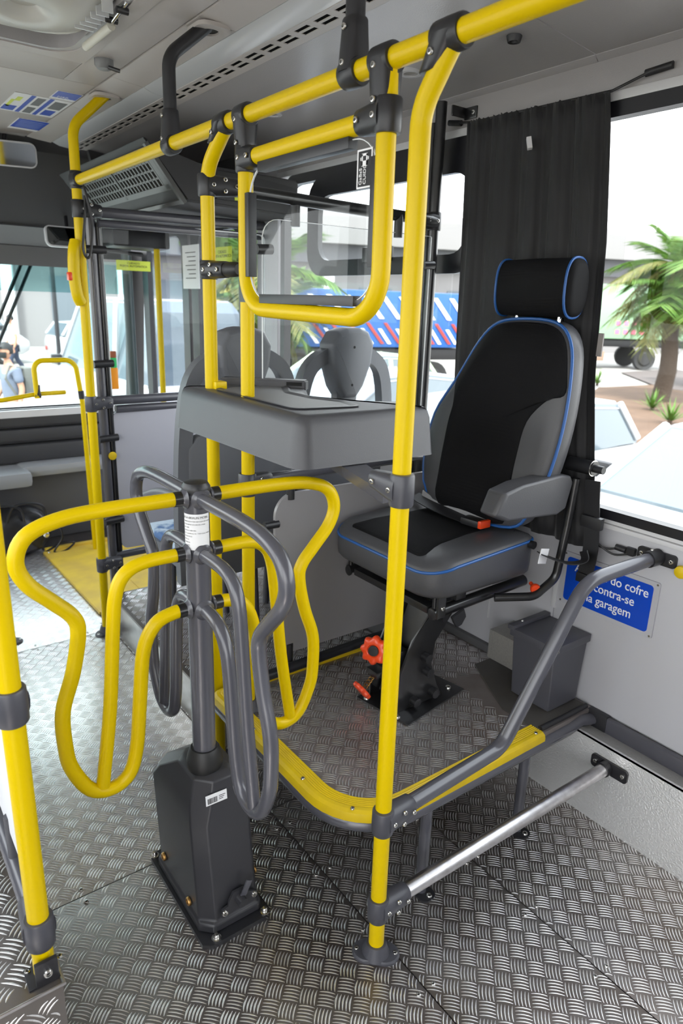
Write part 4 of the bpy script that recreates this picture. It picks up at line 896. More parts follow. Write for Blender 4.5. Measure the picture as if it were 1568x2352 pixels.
# ---- dark door header with a louvred grille
hd = thing('air_outlet_box', 'dark box under the ceiling by the door with grey louvred grille', 'air vent', (1.3, 3.1, 1.8))
HP = [(1.025, 2.000), (1.058, 1.968), (1.19, 1.800), (1.69, 1.790), (1.69, 1.93), (1.24, 1.930)]
prism('housing', HP, 2.62, 3.72, LIN, hd, 'y', .008)
def hface(u, v, e=0):   # u along y from 2.62, v down the sloped face
    a = V(1.058, 0, 1.968); b = V(1.19, 0, 1.800); n = V(-.786, 0, -.618); p = a + (b - a) * v + n * e; return V(p.x, 2.62 + u, p.z)
def hquad(name, u0, u1, v0, v1, e0, e1, m, parent):
    bm = bmesh.new(); ring_loft(bm, [[hface(u0, v0, e), hface(u1, v0, e), hface(u1, v1, e), hface(u0, v1, e)] for e in (e0, e1)]); return finish(bm, name, m, parent, False)
for a in ((.03, .95, -.05, .03), (.03, .95, .62, .72), (.03, .07, .0, .70), (.91, .95, 0, .70), (.48, .50, 0, .70)): hquad('grille_frame', a[0], a[1], a[2], a[3], 0, .012, mat('grille grey', (.075, .075, .073), .4) if 'grille grey' not in MATS else MATS['grille grey'], hd)
for q in range(24):
    u = .08 + q * .0345
    if .46 < u < .50: continue
    hquad('louvre', u, u + .012, .04, .62, .0, .009, MATS['grille grey'], hd)
for v in (.17, .32, .47): hquad('louvre', .07, .91, v, v + .035, .002, .008, MATS['grille grey'], hd)
hquad('trim_strip', -.0, .02, -.1, 1.0, .0, .016, MATS['grille grey'], hd); hquad('trim_strip', .02, 1.05, .93, 1.0, .0, .012, MATS['grille grey'], hd)
eb = thing('emergency_exit_marker', 'small clear box with red corner under the dark header', 'marker', (1.40, 2.60, 1.86))
frame('marker_frame', rrect(1.30, 1.46, 1.82, 1.93, .008), rrect(1.31, 1.45, 1.83, 1.92, .005), 2.600, 2.612, DGP, eb, 'y'); box('red_patch', (1.30, 2.598, 1.835), (1.325, 2.603, 1.865), RED, eb, 0); box('green_patch', (1.38, 2.598, 1.822), (1.45, 2.603, 1.838), LIM, eb, 0)

# ================================================================== BOX STEP, PASSENGER SEATS
bs2 = thing('seat_step', 'low tread-plate step box carrying the passenger seats', 'step', (1.25, 2.3, 0))
box('step_top', (.865, 1.80, .160), (1.632, 2.86, .170), PLT, bs2, .002); box('step_riser', (.868, 1.803, .0), (.876, 2.857, .160), mat('smooth riser aluminium', (.55, .54, .53), .35, .9, mottle=((.40, .38, .36), 12, .2)), bs2, .001)
box('step_riser', (.876, 1.803, 0), (1.63, 1.81, .16), MATS['smooth riser aluminium'], bs2, .001)
treads('tread_relief', .88, 1.62, 1.81, 2.85, .1699, bs2, ph=(.69, 1.02))
box('step_skirt', (1.632, 1.79, .0), (1.72, 2.83, .30), LIG, wr, .002)
ls = thing('corner_step', 'raised tread-plate step in the bottom left corner', 'step', (-.2, 1.5, 0))
box('step_top', (-.778, .99, ZP - .006), (.172, 3.0, ZP), PLT, ls, .002); box('step_riser', (-.778, .992, 0), (.170, .998, ZP - .006), PLT, ls, .001); box('step_side', (.160, .998, 0), (.170, 3.0, ZP - .006), PLT, ls, .001)
treads('tread_relief', -.25, .150, 1.01, 2.4, ZP - .0001, ls, p=.062)
Fr = Matrix(((1, 0, 0, 0), (0, 0, 1, .9915), (0, 1, 0, 0), (0, 0, 0, 1))); Fr2 = Matrix(((1, 0, 0, 0), (0, 0, -1, .9915), (0, 1, 0, 0), (0, 0, 0, 1)))
treads('tread_relief', -.15, .160, .02, ZP - .02, 0, ls, p=.062, frame_=Fr2)
tube('step_edge_trim', [(-.778, .990, ZP), (.171, .990, ZP), (.171, 3.0, ZP)], .004, ALU, ls, 8)
def pass_seat(x, label):
    t = thing('passenger_seat', label, 'seat', (x, 2.10, .17), group='grey passenger seats seen from behind')
    def out(pts): return [(x + a, z) for a, z in pts]
    SY = lambda z: 2.06 + (z - .6) * -.05
    # shell back with two side handle openings, built as plate pieces
    bm = bmesh.new()
    a_tube(bm, spline([V(x + a, SY(z) + .02, z) for a, z in ((-.205, .50), (-.212, .75), (-.205, 1.0), (-.185, 1.16), (-.150, 1.235), (-.085, 1.275), (-.03, 1.285))], 5), 1, sect=[(-.024, -.022), (.024, -.022), (.020, .026), (-.020, .026)], up=(1, 0, 0))
    a_tube(bm, spline([V(x + a, SY(z) + .02, z) for a, z in ((.205, .50), (.212, .75), (.205, 1.0), (.185, 1.16), (.150, 1.235), (.085, 1.275), (.03, 1.285))], 5), 1, sect=[(-.024, -.022), (.024, -.022), (.020, .026), (-.020, .026)], up=(1, 0, 0))
    finish(bm, 'back_frame', SEA, t, True, 50)
    pl_ = [(-.188, .50), (.188, .50), (.200, .75), (.198, .98), (.165, 1.02), (.095, 1.04), (.048, 1.075), (.048, 1.13), (.080, 1.20), (.100, 1.27), (.07, 1.30), (-.07, 1.30), (-.100, 1.27), (-.080, 1.20), (-.048, 1.13), (-.048, 1.075), (-.095, 1.04), (-.165, 1.02), (-.198, .98), (-.200, .75)]
    bm = bmesh.new(); P_ = rpoly([(a, b) for a, b in pl_], .02, 4)
    ring_loft(bm, [[V(x + a, SY(b) + dy, b) for a, b in inset(P_, d)] for d, dy in ((.012, -.006), (.003, -.002), (0, .006), (0, .03))]); finish(bm, 'back_shell', SEA, t, True, 40)
    hp_ = [(-.030, 1.115), (.030, 1.115), (.060, 1.155), (.092, 1.24), (.098, 1.31), (.070, 1.355), (.03, 1.368), (-.03, 1.368), (-.070, 1.355), (-.098, 1.31), (-.092, 1.24), (-.060, 1.155)]
    bm = bmesh.new(); H_ = rpoly(hp_, .02, 4)
    ring_loft(bm, [[V(x + a, SY(b) + dy, b) for a, b in inset(H_, d)] for d, dy in ((.022, -.030), (.010, -.027), (.002, -.016), (0, .02), (.004, .055))]); hh = finish(bm, 'head_pad', SEA, t, True, 50)
    for z in (1.30, 1.165): tube('screw_hole', [(x, SY(z) - .028, z), (x, SY(z) - .0305, z)], .005, SLT, hh, 10)
    for sx_, z in ((-.15, .60), (.15, .60), (-.15, .80), (.15, .80)): tube('screw_hole', [(x + sx_, SY(z) - .004, z), (x + sx_, SY(z) - .0065, z)], .008, SLT, t, 10)
    bm = bmesh.new(); a_box(bm, (x - .20, 2.07, .52), (x + .20, 2.50, .575), .02); finish(bm, 'seat_pan', SEA, t)
    bm = bmesh.new(); a_box(bm, (x - .19, 2.10, .57), (x + .19, 2.49, .605), .015); finish(bm, 'seat_cushion', FAB, t)
    for px_, py_ in ((-.12, 2.16), (.12, 2.16), (-.12, 2.42), (.12, 2.42)): tube('leg', [(x + px_, py_, .17), (x + px_ * .9, py_, .53)], .014, GRT, t, 10)
    return t
pass_seat(1.098, 'grey passenger seat shell on the left, mostly behind the desk')
pass_seat(1.532, 'grey passenger seat shell on the right, next to the window')
tube('armrest', spline([(.905, 2.10, .80), (.885, 2.25, .79), (.880, 2.40, .74)]), .016, SEA, bpy.data.objects['passenger_seat'], 10)

# ================================================================== FAR DOOR PARTITION
dp = thing('door_partition', 'grey and clear partition beside the front door, behind the far pole', 'divider', (1.25, 2.91, 0))
tube('top_tube', [(.92, 2.865, 1.757), (1.70, 2.93, 1.775)], .0195, GRT, dp, 16); tube('top_tube', [(.93, 2.875, 1.718), (1.70, 2.935, 1.730)], .0155, GRT, dp, 16)
tube('mid_tube', [(.92, 2.885, 1.030), (1.70, 2.935, 1.025)], .0195, GRT, dp, 16); tube('mid_tube', [(.96, 2.90, .990), (1.70, 2.935, .985)], .0175, GRT, dp, 16)
tube('bottom_tube', [(.92, 2.91, .330), (1.70, 2.935, .330)], .0175, GRT, dp, 16)
tube('side_post', [(.905, 2.905, .17), (.905, 2.895, 1.76)], .0190, GRT, dp, 16); tube('side_post', [(.940, 2.92, .17), (.935, 2.90, 1.72)], .0140, BLK, dp, 16)
prism('clear_pane', rrect(.945, 1.69, 1.010, 1.735, .03), 2.898, 2.902, CLR, dp, 'y'); frame('pane_edge', rrect(.945, 1.69, 1.010, 1.735, .03), rrect(.949, 1.686, 1.014, 1.731, .028), 2.896, 2.904, EDG, dp, 'y')
prism('lower_panel', rrect(.948, 1.69, .36, .985, .03), 2.90, 2.91, mat('lilac grey panel', (.42, .42, .47), .35), dp, 'y')
for z in (1.62, 1.18, .87, .505): tube('pane_clip', [(.872, 2.875, z), (.955, 2.885, z + .002)], .0155, DGP, dp, 12)
lathe('warning_knob', [(.004, 0), (.016, .004), (.018, .010), (.006, .014)], YEP, dp, along((.925, 2.885, .795), (.925, 2.80, .795)), 16)
# paper notices and labels on the far glass
for nm, y0, y1, z0, z1, m, lb, tx in (('paper_notice', 3.56, 3.77, 1.50, 1.725, PAP, 'white printed notice on the front door glass', None), ('warning_label', 3.19, 3.39, 1.625, 1.70, LIM, 'green-yellow label on the rear door leaf glass', 'CUIDADO\nPORTA AUTOMATICA')):
    o = thing(nm, lb, 'label', (1.69, (y0 + y1) / 2, z0)); box('sheet', (1.672, y0, z0), (1.6745, y1, z1), m, o, 0)
    if tx: text(tx, .020, (1.6717, (y0 + y1) / 2, z1 - .030), basis((0, -1, 0), (0, 0, 1)), INK, o, align='CENTER', ext=.0002)
    else:
        for k in range(7): box('print_line', (1.6712, y0 + .04, z1 - .04 - k * .022), (1.6718, y1 - .04 - (k % 3) * .02, z1 - .036 - k * .022), INK, o, 0)
wlab = thing('warning_label', 'green-yellow automatic door label seen through the far clear pane', 'label', (1.55, 4.2, 1.60))
box('sheet', (1.450, 4.20, 1.596), (1.655, 4.204, 1.652), LIM, wlab, 0); text('CUIDADO\nPORTA AUTOMATICA', .0165, (1.552, 4.1995, 1.632), basis((1, 0, 0), (0, 0, 1)), INK, wlab, align='CENTER', ext=.0002)
dpole = thing('door_handrail', 'thin yellow vertical handrail on the front door', 'handrail', (1.55, 3.83, .2)); tube('tube', fillet([(1.66, 3.83, 1.88), (1.55, 3.83, 1.88), (1.55, 3.83, .25), (1.66, 3.83, .25)], .06), .016, YEL, dpole, 14)
for (x, y, w_, lb) in ((1.575, 4.38, .05, 'dark green door post seen through the far pane'),):
    o = tube('door_post', [(x, y, .1), (x, y, 1.72)], w_ * .6, mat('dark green post', (.03, .05, .05), .4), None, 14); tag(o, lb, 'post')
mc = thing('door_mechanism', 'dark door motor arm under the header, seen through the far pane', 'mechanism', (1.45, 3.9, 1.75))
box('motor_box', (1.30, 3.80, 1.70), (1.62, 4.05, 1.80), BLP, mc, .02); tube('arm', [(1.20, 4.0, 1.70), (1.55, 4.05, 1.68)], .012, BLP, mc, 8)
for x in (1.22, 1.30): lathe('rivet', [(.010, 0), (.008, .006), (.001, .008)], MET, mc, along((x, 3.985, 1.70), (x, 3.8, 1.70)), 12)
tc_ = thing('ticket_reader', 'small orange and green handset on the door post', 'device', (1.42, 4.25, .95)); box('body', (1.385, 4.23, .90), (1.43, 4.25, 1.03), ORG, tc_, .005); box('green_part', (1.385, 4.228, 1.03), (1.425, 4.25, 1.09), GRN, tc_, .005); box('head', (1.388, 4.228, 1.09), (1.425, 4.25, 1.13), mat('rust brown plastic', (.3, .08, .03), .5), tc_, .005)

# ================================================================== CAB OBJECTS
lr = thing('cab_guard_rail', 'yellow guard rail with a loop in front of the windscreen', 'handrail', (1.0, 3.9, 0))
tube('rail', [(.40, 3.86, .905), (.70, 3.89, .915), (.88, 3.92, .935), (1.04, 3.98, .93)], .0125, YEL, lr, 16)
tube('loop', fillet([(.876, 3.90, .915), (.872, 3.90, 1.112), (1.085, 3.90, 1.112), (1.108, 3.90, .88), (1.116, 3.90, 0)], [.05, .06, .4]), .0135, YEL, lr, 18)
clamp(lr, (.880, 3.905, .93), (1, .03, 0), (0, 0, 1), .03, .017, .055, .016, DGP, 0); tube('sleeve', [(1.107, 3.90, .900), (1.104, 3.90, .945)], .0165, DGP, lr, 14)
def mirror(label, pts, m2=None):
    t = thing('driver_mirror', label, 'mirror', pts['c']); cx, cy, cz = pts['c']; w_, h_ = pts['w'], pts['h']
    M = Matrix.Translation((cx, cy, cz)) @ Matrix.Rotation(pts['rz'], 4, 'Z') @ Matrix.Rotation(pts['rx'], 4, 'X')
    P = rrect(-w_, w_, -h_, h_, [.03, .02, .03, .03])
    prism('mirror_housing', P, .004, .03, TRM, t, 'y', .003, M); prism('mirror_glass', inset(P, .007), .001, .004, MIR, t, 'y', 0, M); tube('mirror_arm', [M @ V(0, .03, 0), M @ V(.02, .09, .13)], .010, DGP, t, 10); return t
mirror('rounded rear-view mirror under the ceiling, cut by the left edge', dict(c=(.80, 3.74, 2.062), w=.140, h=.054, rz=-.22, rx=.22))
mirror('rounded rear-view mirror above the windscreen, left of the far pole', dict(c=(1.140, 4.00, 1.741), w=.122, h=.052, rz=.05, rx=-.10))
wp = thing('windscreen_wiper', 'dark wiper arms crossing the windscreen', 'wiper', (.95, 4.62, 1.3))
tube('wiper_arm', [(1.015, 4.56, 1.63), (.78, 4.68, 1.10)], .011, BLP, wp, 8); tube('wiper_arm', [(1.07, 4.56, 1.63), (.80, 4.68, 1.03)], .011, BLP, wp, 8)
rm = thing('wheelchair_ramp', 'folded yellow ramp plate lying on the floor by the front door', 'ramp', (1.0, 3.5, 0))
prism('plate', [(.862, 3.03), (1.12, 3.03), (1.12, 4.0), (.845, 4.0)], .001, .016, YRM, rm, 'z', .002); prism('hinge_plate', [(1.122, 3.03), (1.45, 3.03), (1.45, 4.0), (1.122, 4.0)], .001, .013, YRM, rm, 'z', .002); box('back_edge', (.86, 4.0, .0), (1.5, 4.03, .03), YRM, rm, .003)
for p in ((.872, 3.97), (1.09, 3.06)): screw((p[0], p[1], .016), (0, 0, 1), rm, .008)
# handbag on the cab floor
hb = thing('handbag', 'black leather bag with loose straps on the cab floor', 'bag', (.70, 4.02, 0))
bm = bmesh.new(); bmesh.ops.create_icosphere(bm, subdivisions=4, radius=1)
for v in bm.verts:
    n_ = 1 + .05 * math.sin(v.co.x * 9 + v.co.z * 5) + .03 * math.sin(v.co.y * 17); c_ = v.co
    c_.x = math.copysign(abs(c_.x) ** .7, c_.x); c_.z = math.copysign(abs(c_.z) ** .65, c_.z); v.co = V(.70 + c_.x * .20 * n_, 4.06 + c_.y * .10 * n_, .150 + c_.z * .148)
finish(bm, 'bag_body', BAG, hb, True, 180)
for x0 in (.54, .66): tube('bag_handle', spline([(x0, 3.975, .20), (x0 + .04, 3.96, .31), (x0 + .12, 3.955, .33), (x0 + .20, 3.96, .30), (x0 + .22, 3.975, .20)]), .007, BAG, hb, 8)
tube('bag_strap', spline([(.84, 4.0, .22), (.93, 3.97, .18), (.95, 3.96, .10), (.90, 3.96, .02), (.96, 3.96, .015), (1.02, 3.98, .05), (.95, 4.0, .05), (.86, 4.0, .012)]), .006, BAG, hb, 8)
lathe('metal_ring', [(.012, 0), (.016, .003), (.012, .006)], CHS, hb, along((.865, 3.96, .13), (.865, 3.9, .13)), 14)
# ================================================================== OUTSIDE
GZ = -.95
def gp(m, name, pts, z=GZ, z0=None):
    return prism(name, pts, z - .02 if z0 is None else z0, z, m, None)
ASP = mat('pale concrete yard', (.34, .33, .31), .8, mottle=((.28, .27, .25), .5, .2)); SAND = mat('sandy soil', (.115, .068, .040), .9, mottle=((.08, .046, .027), 1.5, .25)); PAV = mat('pinkish kerb gravel', (.085, .07, .066), .9); GRA = mat('dry grass', (.42, .40, .16), .9)
yd = struct(gp(ASP, 'ground', [(-60, -60), (90, -60), (90, 90), (-60, 90)]))
vg = tag(gp(SAND, 'planting_bed', [(9, 4.5), (21, 4.0), (25, 12.5), (20, 13.0), (10, 8)], GZ + .05), 'sandy planting bed outside, right of the curtain', 'soil bed')
kb = tag(gp(PAV, 'gravel_strip', [(21.2, 2), (26, 2), (30, 16), (26, 16), (22, 12)], GZ + .06), 'pinkish gravel strip between the soil bed and the road', 'gravel')
PW = mat('car paint white', (.46, .465, .475), .25, coat=.6); CG = mat('car glass', (.10, .13, .15), .06, spec=.8); TY_ = mat('tyre', (.02, .02, .02), .7)
def vehicle(name, label, cat, loc, rz, body, green, hw, paint, wheels, group=None, gp_hw=None, box_=None):
    """body: [(x, zlow, zbelt)], green: [(x, ztop)] in local coordinates, +x is forward"""
    t = thing(name, label, cat, loc, rz, group); M = Matrix.Translation(loc) @ Matrix.Rotation(rz, 4, 'Z')
    bm = bmesh.new(); rings = []
    for i, (x, zl, zb) in enumerate(body):
        e = .86 if i in (0, len(body) - 1) else 1; h_ = hw * e
        rings.append([M @ V(x, a * h_, z) for a, z in ((-.92, zl), (-1, zl + .12), (-1.0, zb - .14), (-.94, zb - .02), (-.80, zb), (.80, zb), (.94, zb - .02), (1.0, zb - .14), (1, zl + .12), (.92, zl))])
    ring_loft(bm, rings); finish(bm, 'body', paint, t, True, 45)
    if green:
        gw = hw * .90; bm = bmesh.new(); rings = []
        for x, zb, zt in green: rings.append([M @ V(x, -gw, zb), M @ V(x, -gw + (zt - zb) * .22, zt), M @ V(x, gw - (zt - zb) * .22, zt), M @ V(x, gw, zb)])
        ring_loft(bm, rings); finish(bm, 'windows', CG, t, True, 20)
        mid_ = [q for q in green if q[2] > max(a[2] for a in green) - .12]; bm = bmesh.new(); rings = []
        for x, zb, zt in mid_: k_ = gw - (zt - zb) * .22; rings.append([M @ V(x, -k_ - .02, zt - .05), M @ V(x, -k_ + .06, zt + .025), M @ V(x, k_ - .06, zt + .025), M @ V(x, k_ + .02, zt - .05)])
        ring_loft(bm, rings); finish(bm, 'roof', paint, t, True, 45)
        for s in (-1, 1):
            for (xa, za, ta), (xb, zb_, tb) in zip(green[:-1], green[1:]):
                if abs(tb - ta) > .15: tube('pillar', [M @ V(xa, s * (gw - (ta - za) * .22), ta), M @ V(xb, s * (gw - (tb - zb_) * .22), tb)], .045, paint, t, 8)
            xm = sum(q[0] for q in mid_) / len(mid_); tube('pillar', [M @ V(xm, s * gw, green[0][1]), M @ V(xm, s * (gw - .1), mid_[0][2])], .045, paint, t, 8)
    for x in wheels:
        for s in (-1, 1):
            a = M @ V(x, s * hw * .98, .31); b = M @ V(x, s * hw * .72, .31)
            w_ = lathe('wheel', [(.001, 0), (.17, .005), (.20, .0), (.30, .01), (.315, .05), (.315, .19), (.28, .21)], TY_, t, along(a, b), 20); lathe('hubcap', [(.001, -.008), (.19, -.004), (.19, .01)], CHS, w_, along(a, b), 14)
    if green:
        f = body[-1]; zz = f[2] - .18
        for s in (-1, 1):
            box('headlight', (f[0] - .10, s * hw * .55 - .15, zz - .06), (f[0] - .02, s * hw * .55 + .15, zz + .06), CHS, t, .03, M); box('tail_light', (body[0][0] - .01, s * hw * .7 - .10, zz - .02), (body[0][0] + .06, s * hw * .7 + .10, zz + .12), RDP, t, .02, M)
            box('side_mirror', (green[-1][0] - .28, s * (hw + .02) - .09, green[0][1] + .02), (green[-1][0] - .20, s * (hw + .02) + .11, green[0][1] + .17), BLP, t, .03, M)
    return t
SEDAN = [(-2.1, .35, .82), (-1.95, .22, .98), (-1.0, .20, 1.0), (.6, .20, .97), (1.1, .20, .93), (1.75, .22, .82), (2.05, .34, .66)]
SGREEN = [(-1.80, .98, 1.02), (-1.25, .98, 1.40), (-.6, .98, 1.47), (.10, .96, 1.44), (.95, .94, .97)]
HATCH = [(-1.95, .35, .85), (-1.85, .22, 1.0), (-1.0, .20, 1.0), (.5, .20, .97), (1.0, .20, .93), (1.6, .22, .84), (1.9, .34, .68)]
HGREEN = [(-1.85, 1.0, 1.05), (-1.55, 1.0, 1.44), (-.6, .98, 1.50), (.10, .96, 1.46), (.85, .94, .98)]
vehicle('car', 'white car parked nearest the window, windscreen facing the bus', 'car', (6.05, 2.45, GZ), PI, SEDAN, SGREEN, .88, PW, (-1.3, 1.3))
vehicle('car', 'white hatchback parked behind the nearest white car', 'car', (5.35, 4.88, GZ), PI, HATCH, HGREEN, .86, PW, (-1.2, 1.2))
vehicle('car', 'silver blue car seen low through the clear divider', 'car', (6.2, 7.9, GZ), PI, SEDAN, SGREEN, .88, mat('car paint silver', (.42, .46, .55), .3, coat=.5), (-1.3, 1.3))
vehicle('car', 'pale green car behind the right passenger seat', 'car', (7.7, 10.5, GZ), PI, HATCH, HGREEN, .86, mat('car paint pale green', (.45, .58, .38), .3, coat=.5), (-1.2, 1.2))
vehicle('car', 'white car with yellow flowers of a bush behind, beyond the door', 'car', (8.4, 17.2, GZ), PI, HATCH, HGREEN, .86, PW, (-1.2, 1.2))
VAN = [(-2.6, .40, 1.15), (-2.55, .30, 1.2), (1.7, .30, 1.15), (2.3, .32, 1.0), (2.6, .45, .8)]
VG = [(-2.58, 1.15, 2.2), (-2.4, 1.15, 2.35), (0, 1.15, 2.35), (1.2, 1.15, 2.2), (1.9, 1.12, 1.2)]
vehicle('van', 'white van standing outside the front door', 'van', (4.48, 12.1, GZ), PI / 2, VAN, VG, .95, PW, (-1.6, 1.7))
vehicle('van', 'white van far behind the windscreen on the left', 'van', (3.2, 27, GZ), .15, VAN, VG, .95, PW, (-1.6, 1.7))
vehicle('van', 'white van parked at the far left beyond the windscreen', 'van', (-2.5, 26, GZ), .1, VAN, VG, .95, PW, (-1.6, 1.7))
for i, (x, y, lb) in enumerate(((8.4, 26, 'white car in the far row, right of the far vans'), (13.2, 26.5, 'white car in the far row, seen beside the door partition'))): vehicle('car', lb, 'car', (x, y, GZ), .1, HATCH, HGREEN, .86, PW, (-1.2, 1.2))
# box trucks
def truck(label, x0, x1, y, z0, z1, paint, rz, deco):
    t = thing('box_truck', label, 'truck', ((x0 + x1) / 2, y, GZ), rz); M = wm(t)
    L = (x1 - x0) / 2; box('cargo_box', (-L, -1.2, z0 - GZ), (L, 1.2, z1 - GZ), paint, t, .03, M)
    box('chassis', (-L, -.9, z0 - GZ - .35), (L, .9, z0 - GZ - .05), BLP, t, .02, M); box('bumper', (-L * .6, -1.15, .35), (L * .2, -.95, .75), mat('rusty chassis', (.25, .17, .12), .7) if 'rusty chassis' not in MATS else MATS['rusty chassis'], t, .02, M)
    for x in (-L * .7, -L * .5, L * .6):
        for s in (-1, 1): lathe('wheel', [(.001, 0), (.25, .0), (.30, .06), (.46, .02), (.48, .06), (.48, .26)], TY_, t, along(M @ V(x, s * 1.15, .48), M @ V(x, s * .8, .48)), 20)
    deco(t, M, L); return t
BT = mat('truck blue', (.012, .085, .30), .4); MT = mat('truck mint', (.22, .36, .22), .5)
def deco_blue(t, M, L):
    for k in range(9):
        a = -L + .2 + k * (2 * L - .4) / 9; bm = bmesh.new(); ring_loft(bm, [[M @ V(a, -1.215 - e, 2.3 + .3), M @ V(a + .14, -1.215 - e, 2.6), M @ V(a + .62, -1.215 - e, 2.05), M @ V(a + .48, -1.215 - e, 2.05)] for e in (0, .01)]); finish(bm, 'white_stripe', WHT, t, False)
        bm = bmesh.new(); ring_loft(bm, [[M @ V(a + .1, -1.215 - e, 1.95), M @ V(a + .20, -1.215 - e, 1.95), M @ V(a + .65, -1.215 - e, 1.42), M @ V(a + .55, -1.215 - e, 1.42)] for e in (0, .01)]); finish(bm, 'red_stripe', RDP, t, False)
        bm = bmesh.new(); ring_loft(bm, [[M @ V(a - .05, -1.215 - e, 1.80), M @ V(a + .05, -1.215 - e, 1.80), M @ V(a + .35, -1.215 - e, 1.42), M @ V(a + .25, -1.215 - e, 1.42)] for e in (0, .01)]); finish(bm, 'white_stripe', WHT, t, False)
truck('blue truck with slanted white and red stripes behind the divider', 9.7, 14.6, 15.2, .38, 1.78, BT, -.25, deco_blue)
def deco_mint(t, M, L):
    text('naldo', .85, M @ V(-3.0, -1.225, 2.15), M.to_3x3() @ basis((1, 0, 0), (0, 0, 1)), mat('teal print', (.05, .25, .20), .5), t, ext=.004)
    for x0, x1, c in ((-1.6, -1.2, SGN), (-.9, -.5, RDP), (-.4, 0, SGN)): box('printed_cup', (x0, -1.215, 1.35), (x1, -1.203, 1.85), mat('faded print', (.35, .30, .60), .6) if 'faded print' not in MATS else MATS['faded print'], t, 0, M)
    box('white_panel', (-L + .1, -1.212, 1.25), (-2.2, -1.202, 1.9), WHT, t, 0, M)
    for k in range(8): box('printed_flower', (1.2 + (k % 4) * .35, -1.215, 1.5 + (k // 4) * .35), (1.38 + (k % 4) * .35, -1.203, 1.68 + (k // 4) * .35), mat('pink print', (.75, .15, .25), .6) if 'pink print' not in MATS else MATS['pink print'], t, 0, M)
truck('mint green box truck with printed side behind the palm', 22.5, 31.5, 19.0, .35, 2.55, MT, -PI / 2 + .95, deco_mint)
# warehouse
wh = thing('warehouse', 'long pale warehouse with grey roof on the horizon', 'building', (22, 30, GZ), -.35); Mh = wm(wh)
box('wall', (-22, 0, 0), (28, 8, 4.9), mat('warehouse wall', (.22, .21, .21), .8), wh, 0, Mh); box('roof_fascia', (-22.5, -.6, 4.3), (28.5, -.1, 5.2), mat('fascia', (.10, .10, .11), .7), wh, 0, Mh)
prism('roof', [(-1.2, 5.2), (9, 5.2), (4, 7.4), (0, 6.6)], -22.5, 28.5, mat('roof sheet grey', (.13, .125, .12), .7, bump=('wave', 6, .5, .05)), wh, 'x', 0, Mh)
for k in range(10): box('column', (-21 + k * 5, -.5, 0), (-20.5 + k * 5, 0, 4.4), WHT, wh, 0, Mh); box('window', (-19 + k * 5, -.05, 1.2), (-17.2 + k * 5, .02, 3.2), mat('dull glass', (.12, .14, .16), .3) if 'dull glass' not in MATS else MATS['dull glass'], wh, 0, Mh)
hl = thing('glass_building', 'pale glazed building beyond the windscreen', 'building', (-8, 58, GZ)); box('wall', (-30, 58, GZ), (14, 66, GZ + 9), mat('pale facade', (.62, .70, .70), .6), hl, 0)
for k in range(12): box('window', (-28 + k * 3.4, 57.93, 2.4), (-25.4 + k * 3.4, 58.02, 6.4), mat('facade glass', (.35, .48, .50), .3) if 'facade glass' not in MATS else MATS['facade glass'], hl, 0)
# palms
GLF = mat('palm leaf green', (.045, .14, .012), .6, mottle=((.10, .18, .02), 6, .2)); GLY = mat('palm leaf dry', (.19, .17, .055), .7, mottle=((.10, .14, .03), 6, .2)); TRK = mat('palm trunk', (.07, .05, .035), .9, bump=('noise', 12, .8, .03))
def leaf_mesh(name, L, n, droop, m, wl, ll):
    bm = bmesh.new(); P = [V(L * s, 0, .28 * L * s - droop * L * s * s) for s in [i / 10 for i in range(11)]]
    a_tube(bm, P, [.018 * (1 - .8 * i / 10) for i in range(11)], 5)
    for i in range(n):
        s = .15 + .85 * i / n; k_ = s * 10; a = int(min(k_, 9)); p = P[a].lerp(P[a + 1], k_ - a); t_ = (P[a + 1] - P[a]).normalized()
        for sd_ in (-1, 1):
            d = (t_ * .75 + V(0, sd_, -.25 + .2 * random.random())).normalized(); l = ll * (1 - .5 * abs(s - .5)) * (.8 + .4 * random.random()); sde = t_.cross(d).normalized().cross(d) * wl
            q = p + d * l * .5 + V(0, 0, -.02); e = p + d * l + V(0, 0, -.16 * l)
            vs = [bm.verts.new(c) for c in (p - sde * .6, p + sde * .6, q + sde, e, q - sde)]; bm.faces.new(vs)
    me = bpy.data.meshes.new(name); bm.to_mesh(me); bm.free(); me.materials.append(m); return me
LF = [leaf_mesh('frond', 1.15, 34, .55, GLF, .012, .55), leaf_mesh('frond', 1.15, 34, .85, GLY, .012, .55), leaf_mesh('frond', 1.0, 30, .3, GLF, .012, .5)]
def palm(label, x, y, h_, n=24, sc=1.0, tr=.16, tiers=((0, 1),)):
    t = thing('palm_tree', label, 'palm', (x, y, GZ), group='palms outside the bus')
    pts = [V(x + .05 * math.sin(k), y + .04 * math.cos(k * 1.3), GZ + h_ * k / 8) for k in range(9)]
    tube('trunk', pts, [tr * (1.25 - .4 * k / 8) for k in range(9)], TRK, t, 12)
    for dz, s_ in tiers:
        for i in range(n):
            o = bpy.data.objects.new('frond', LF[(i + (0 if dz == 0 else 1)) % 3]); C.objects.link(o); el = random.uniform(-.9, .55)
            if i % 3 == 2: el = random.uniform(.6, 1.25)
            o.parent = t; o.matrix_parent_inverse = pinv(t); Mo = Matrix.Translation((x, y, GZ + h_ + dz)) @ Matrix.Rotation(i * 2.399 + random.random(), 4, 'Z') @ Matrix.Rotation(-el * .8, 4, 'Y') @ Matrix.Scale(sc * s_ * random.uniform(.8, 1.15), 4); o.matrix_basis = Mo
    return t
palm('tall spiky palm by the road at the right edge of the window', 18.6, 10.1, 3.55, 30, 1.35, .20, ((0, 1), (-.75, 1.0)))
palm('second palm trunk with low fronds at the right edge', 23.9, 11.9, 2.5, 22, 1.2, .22)
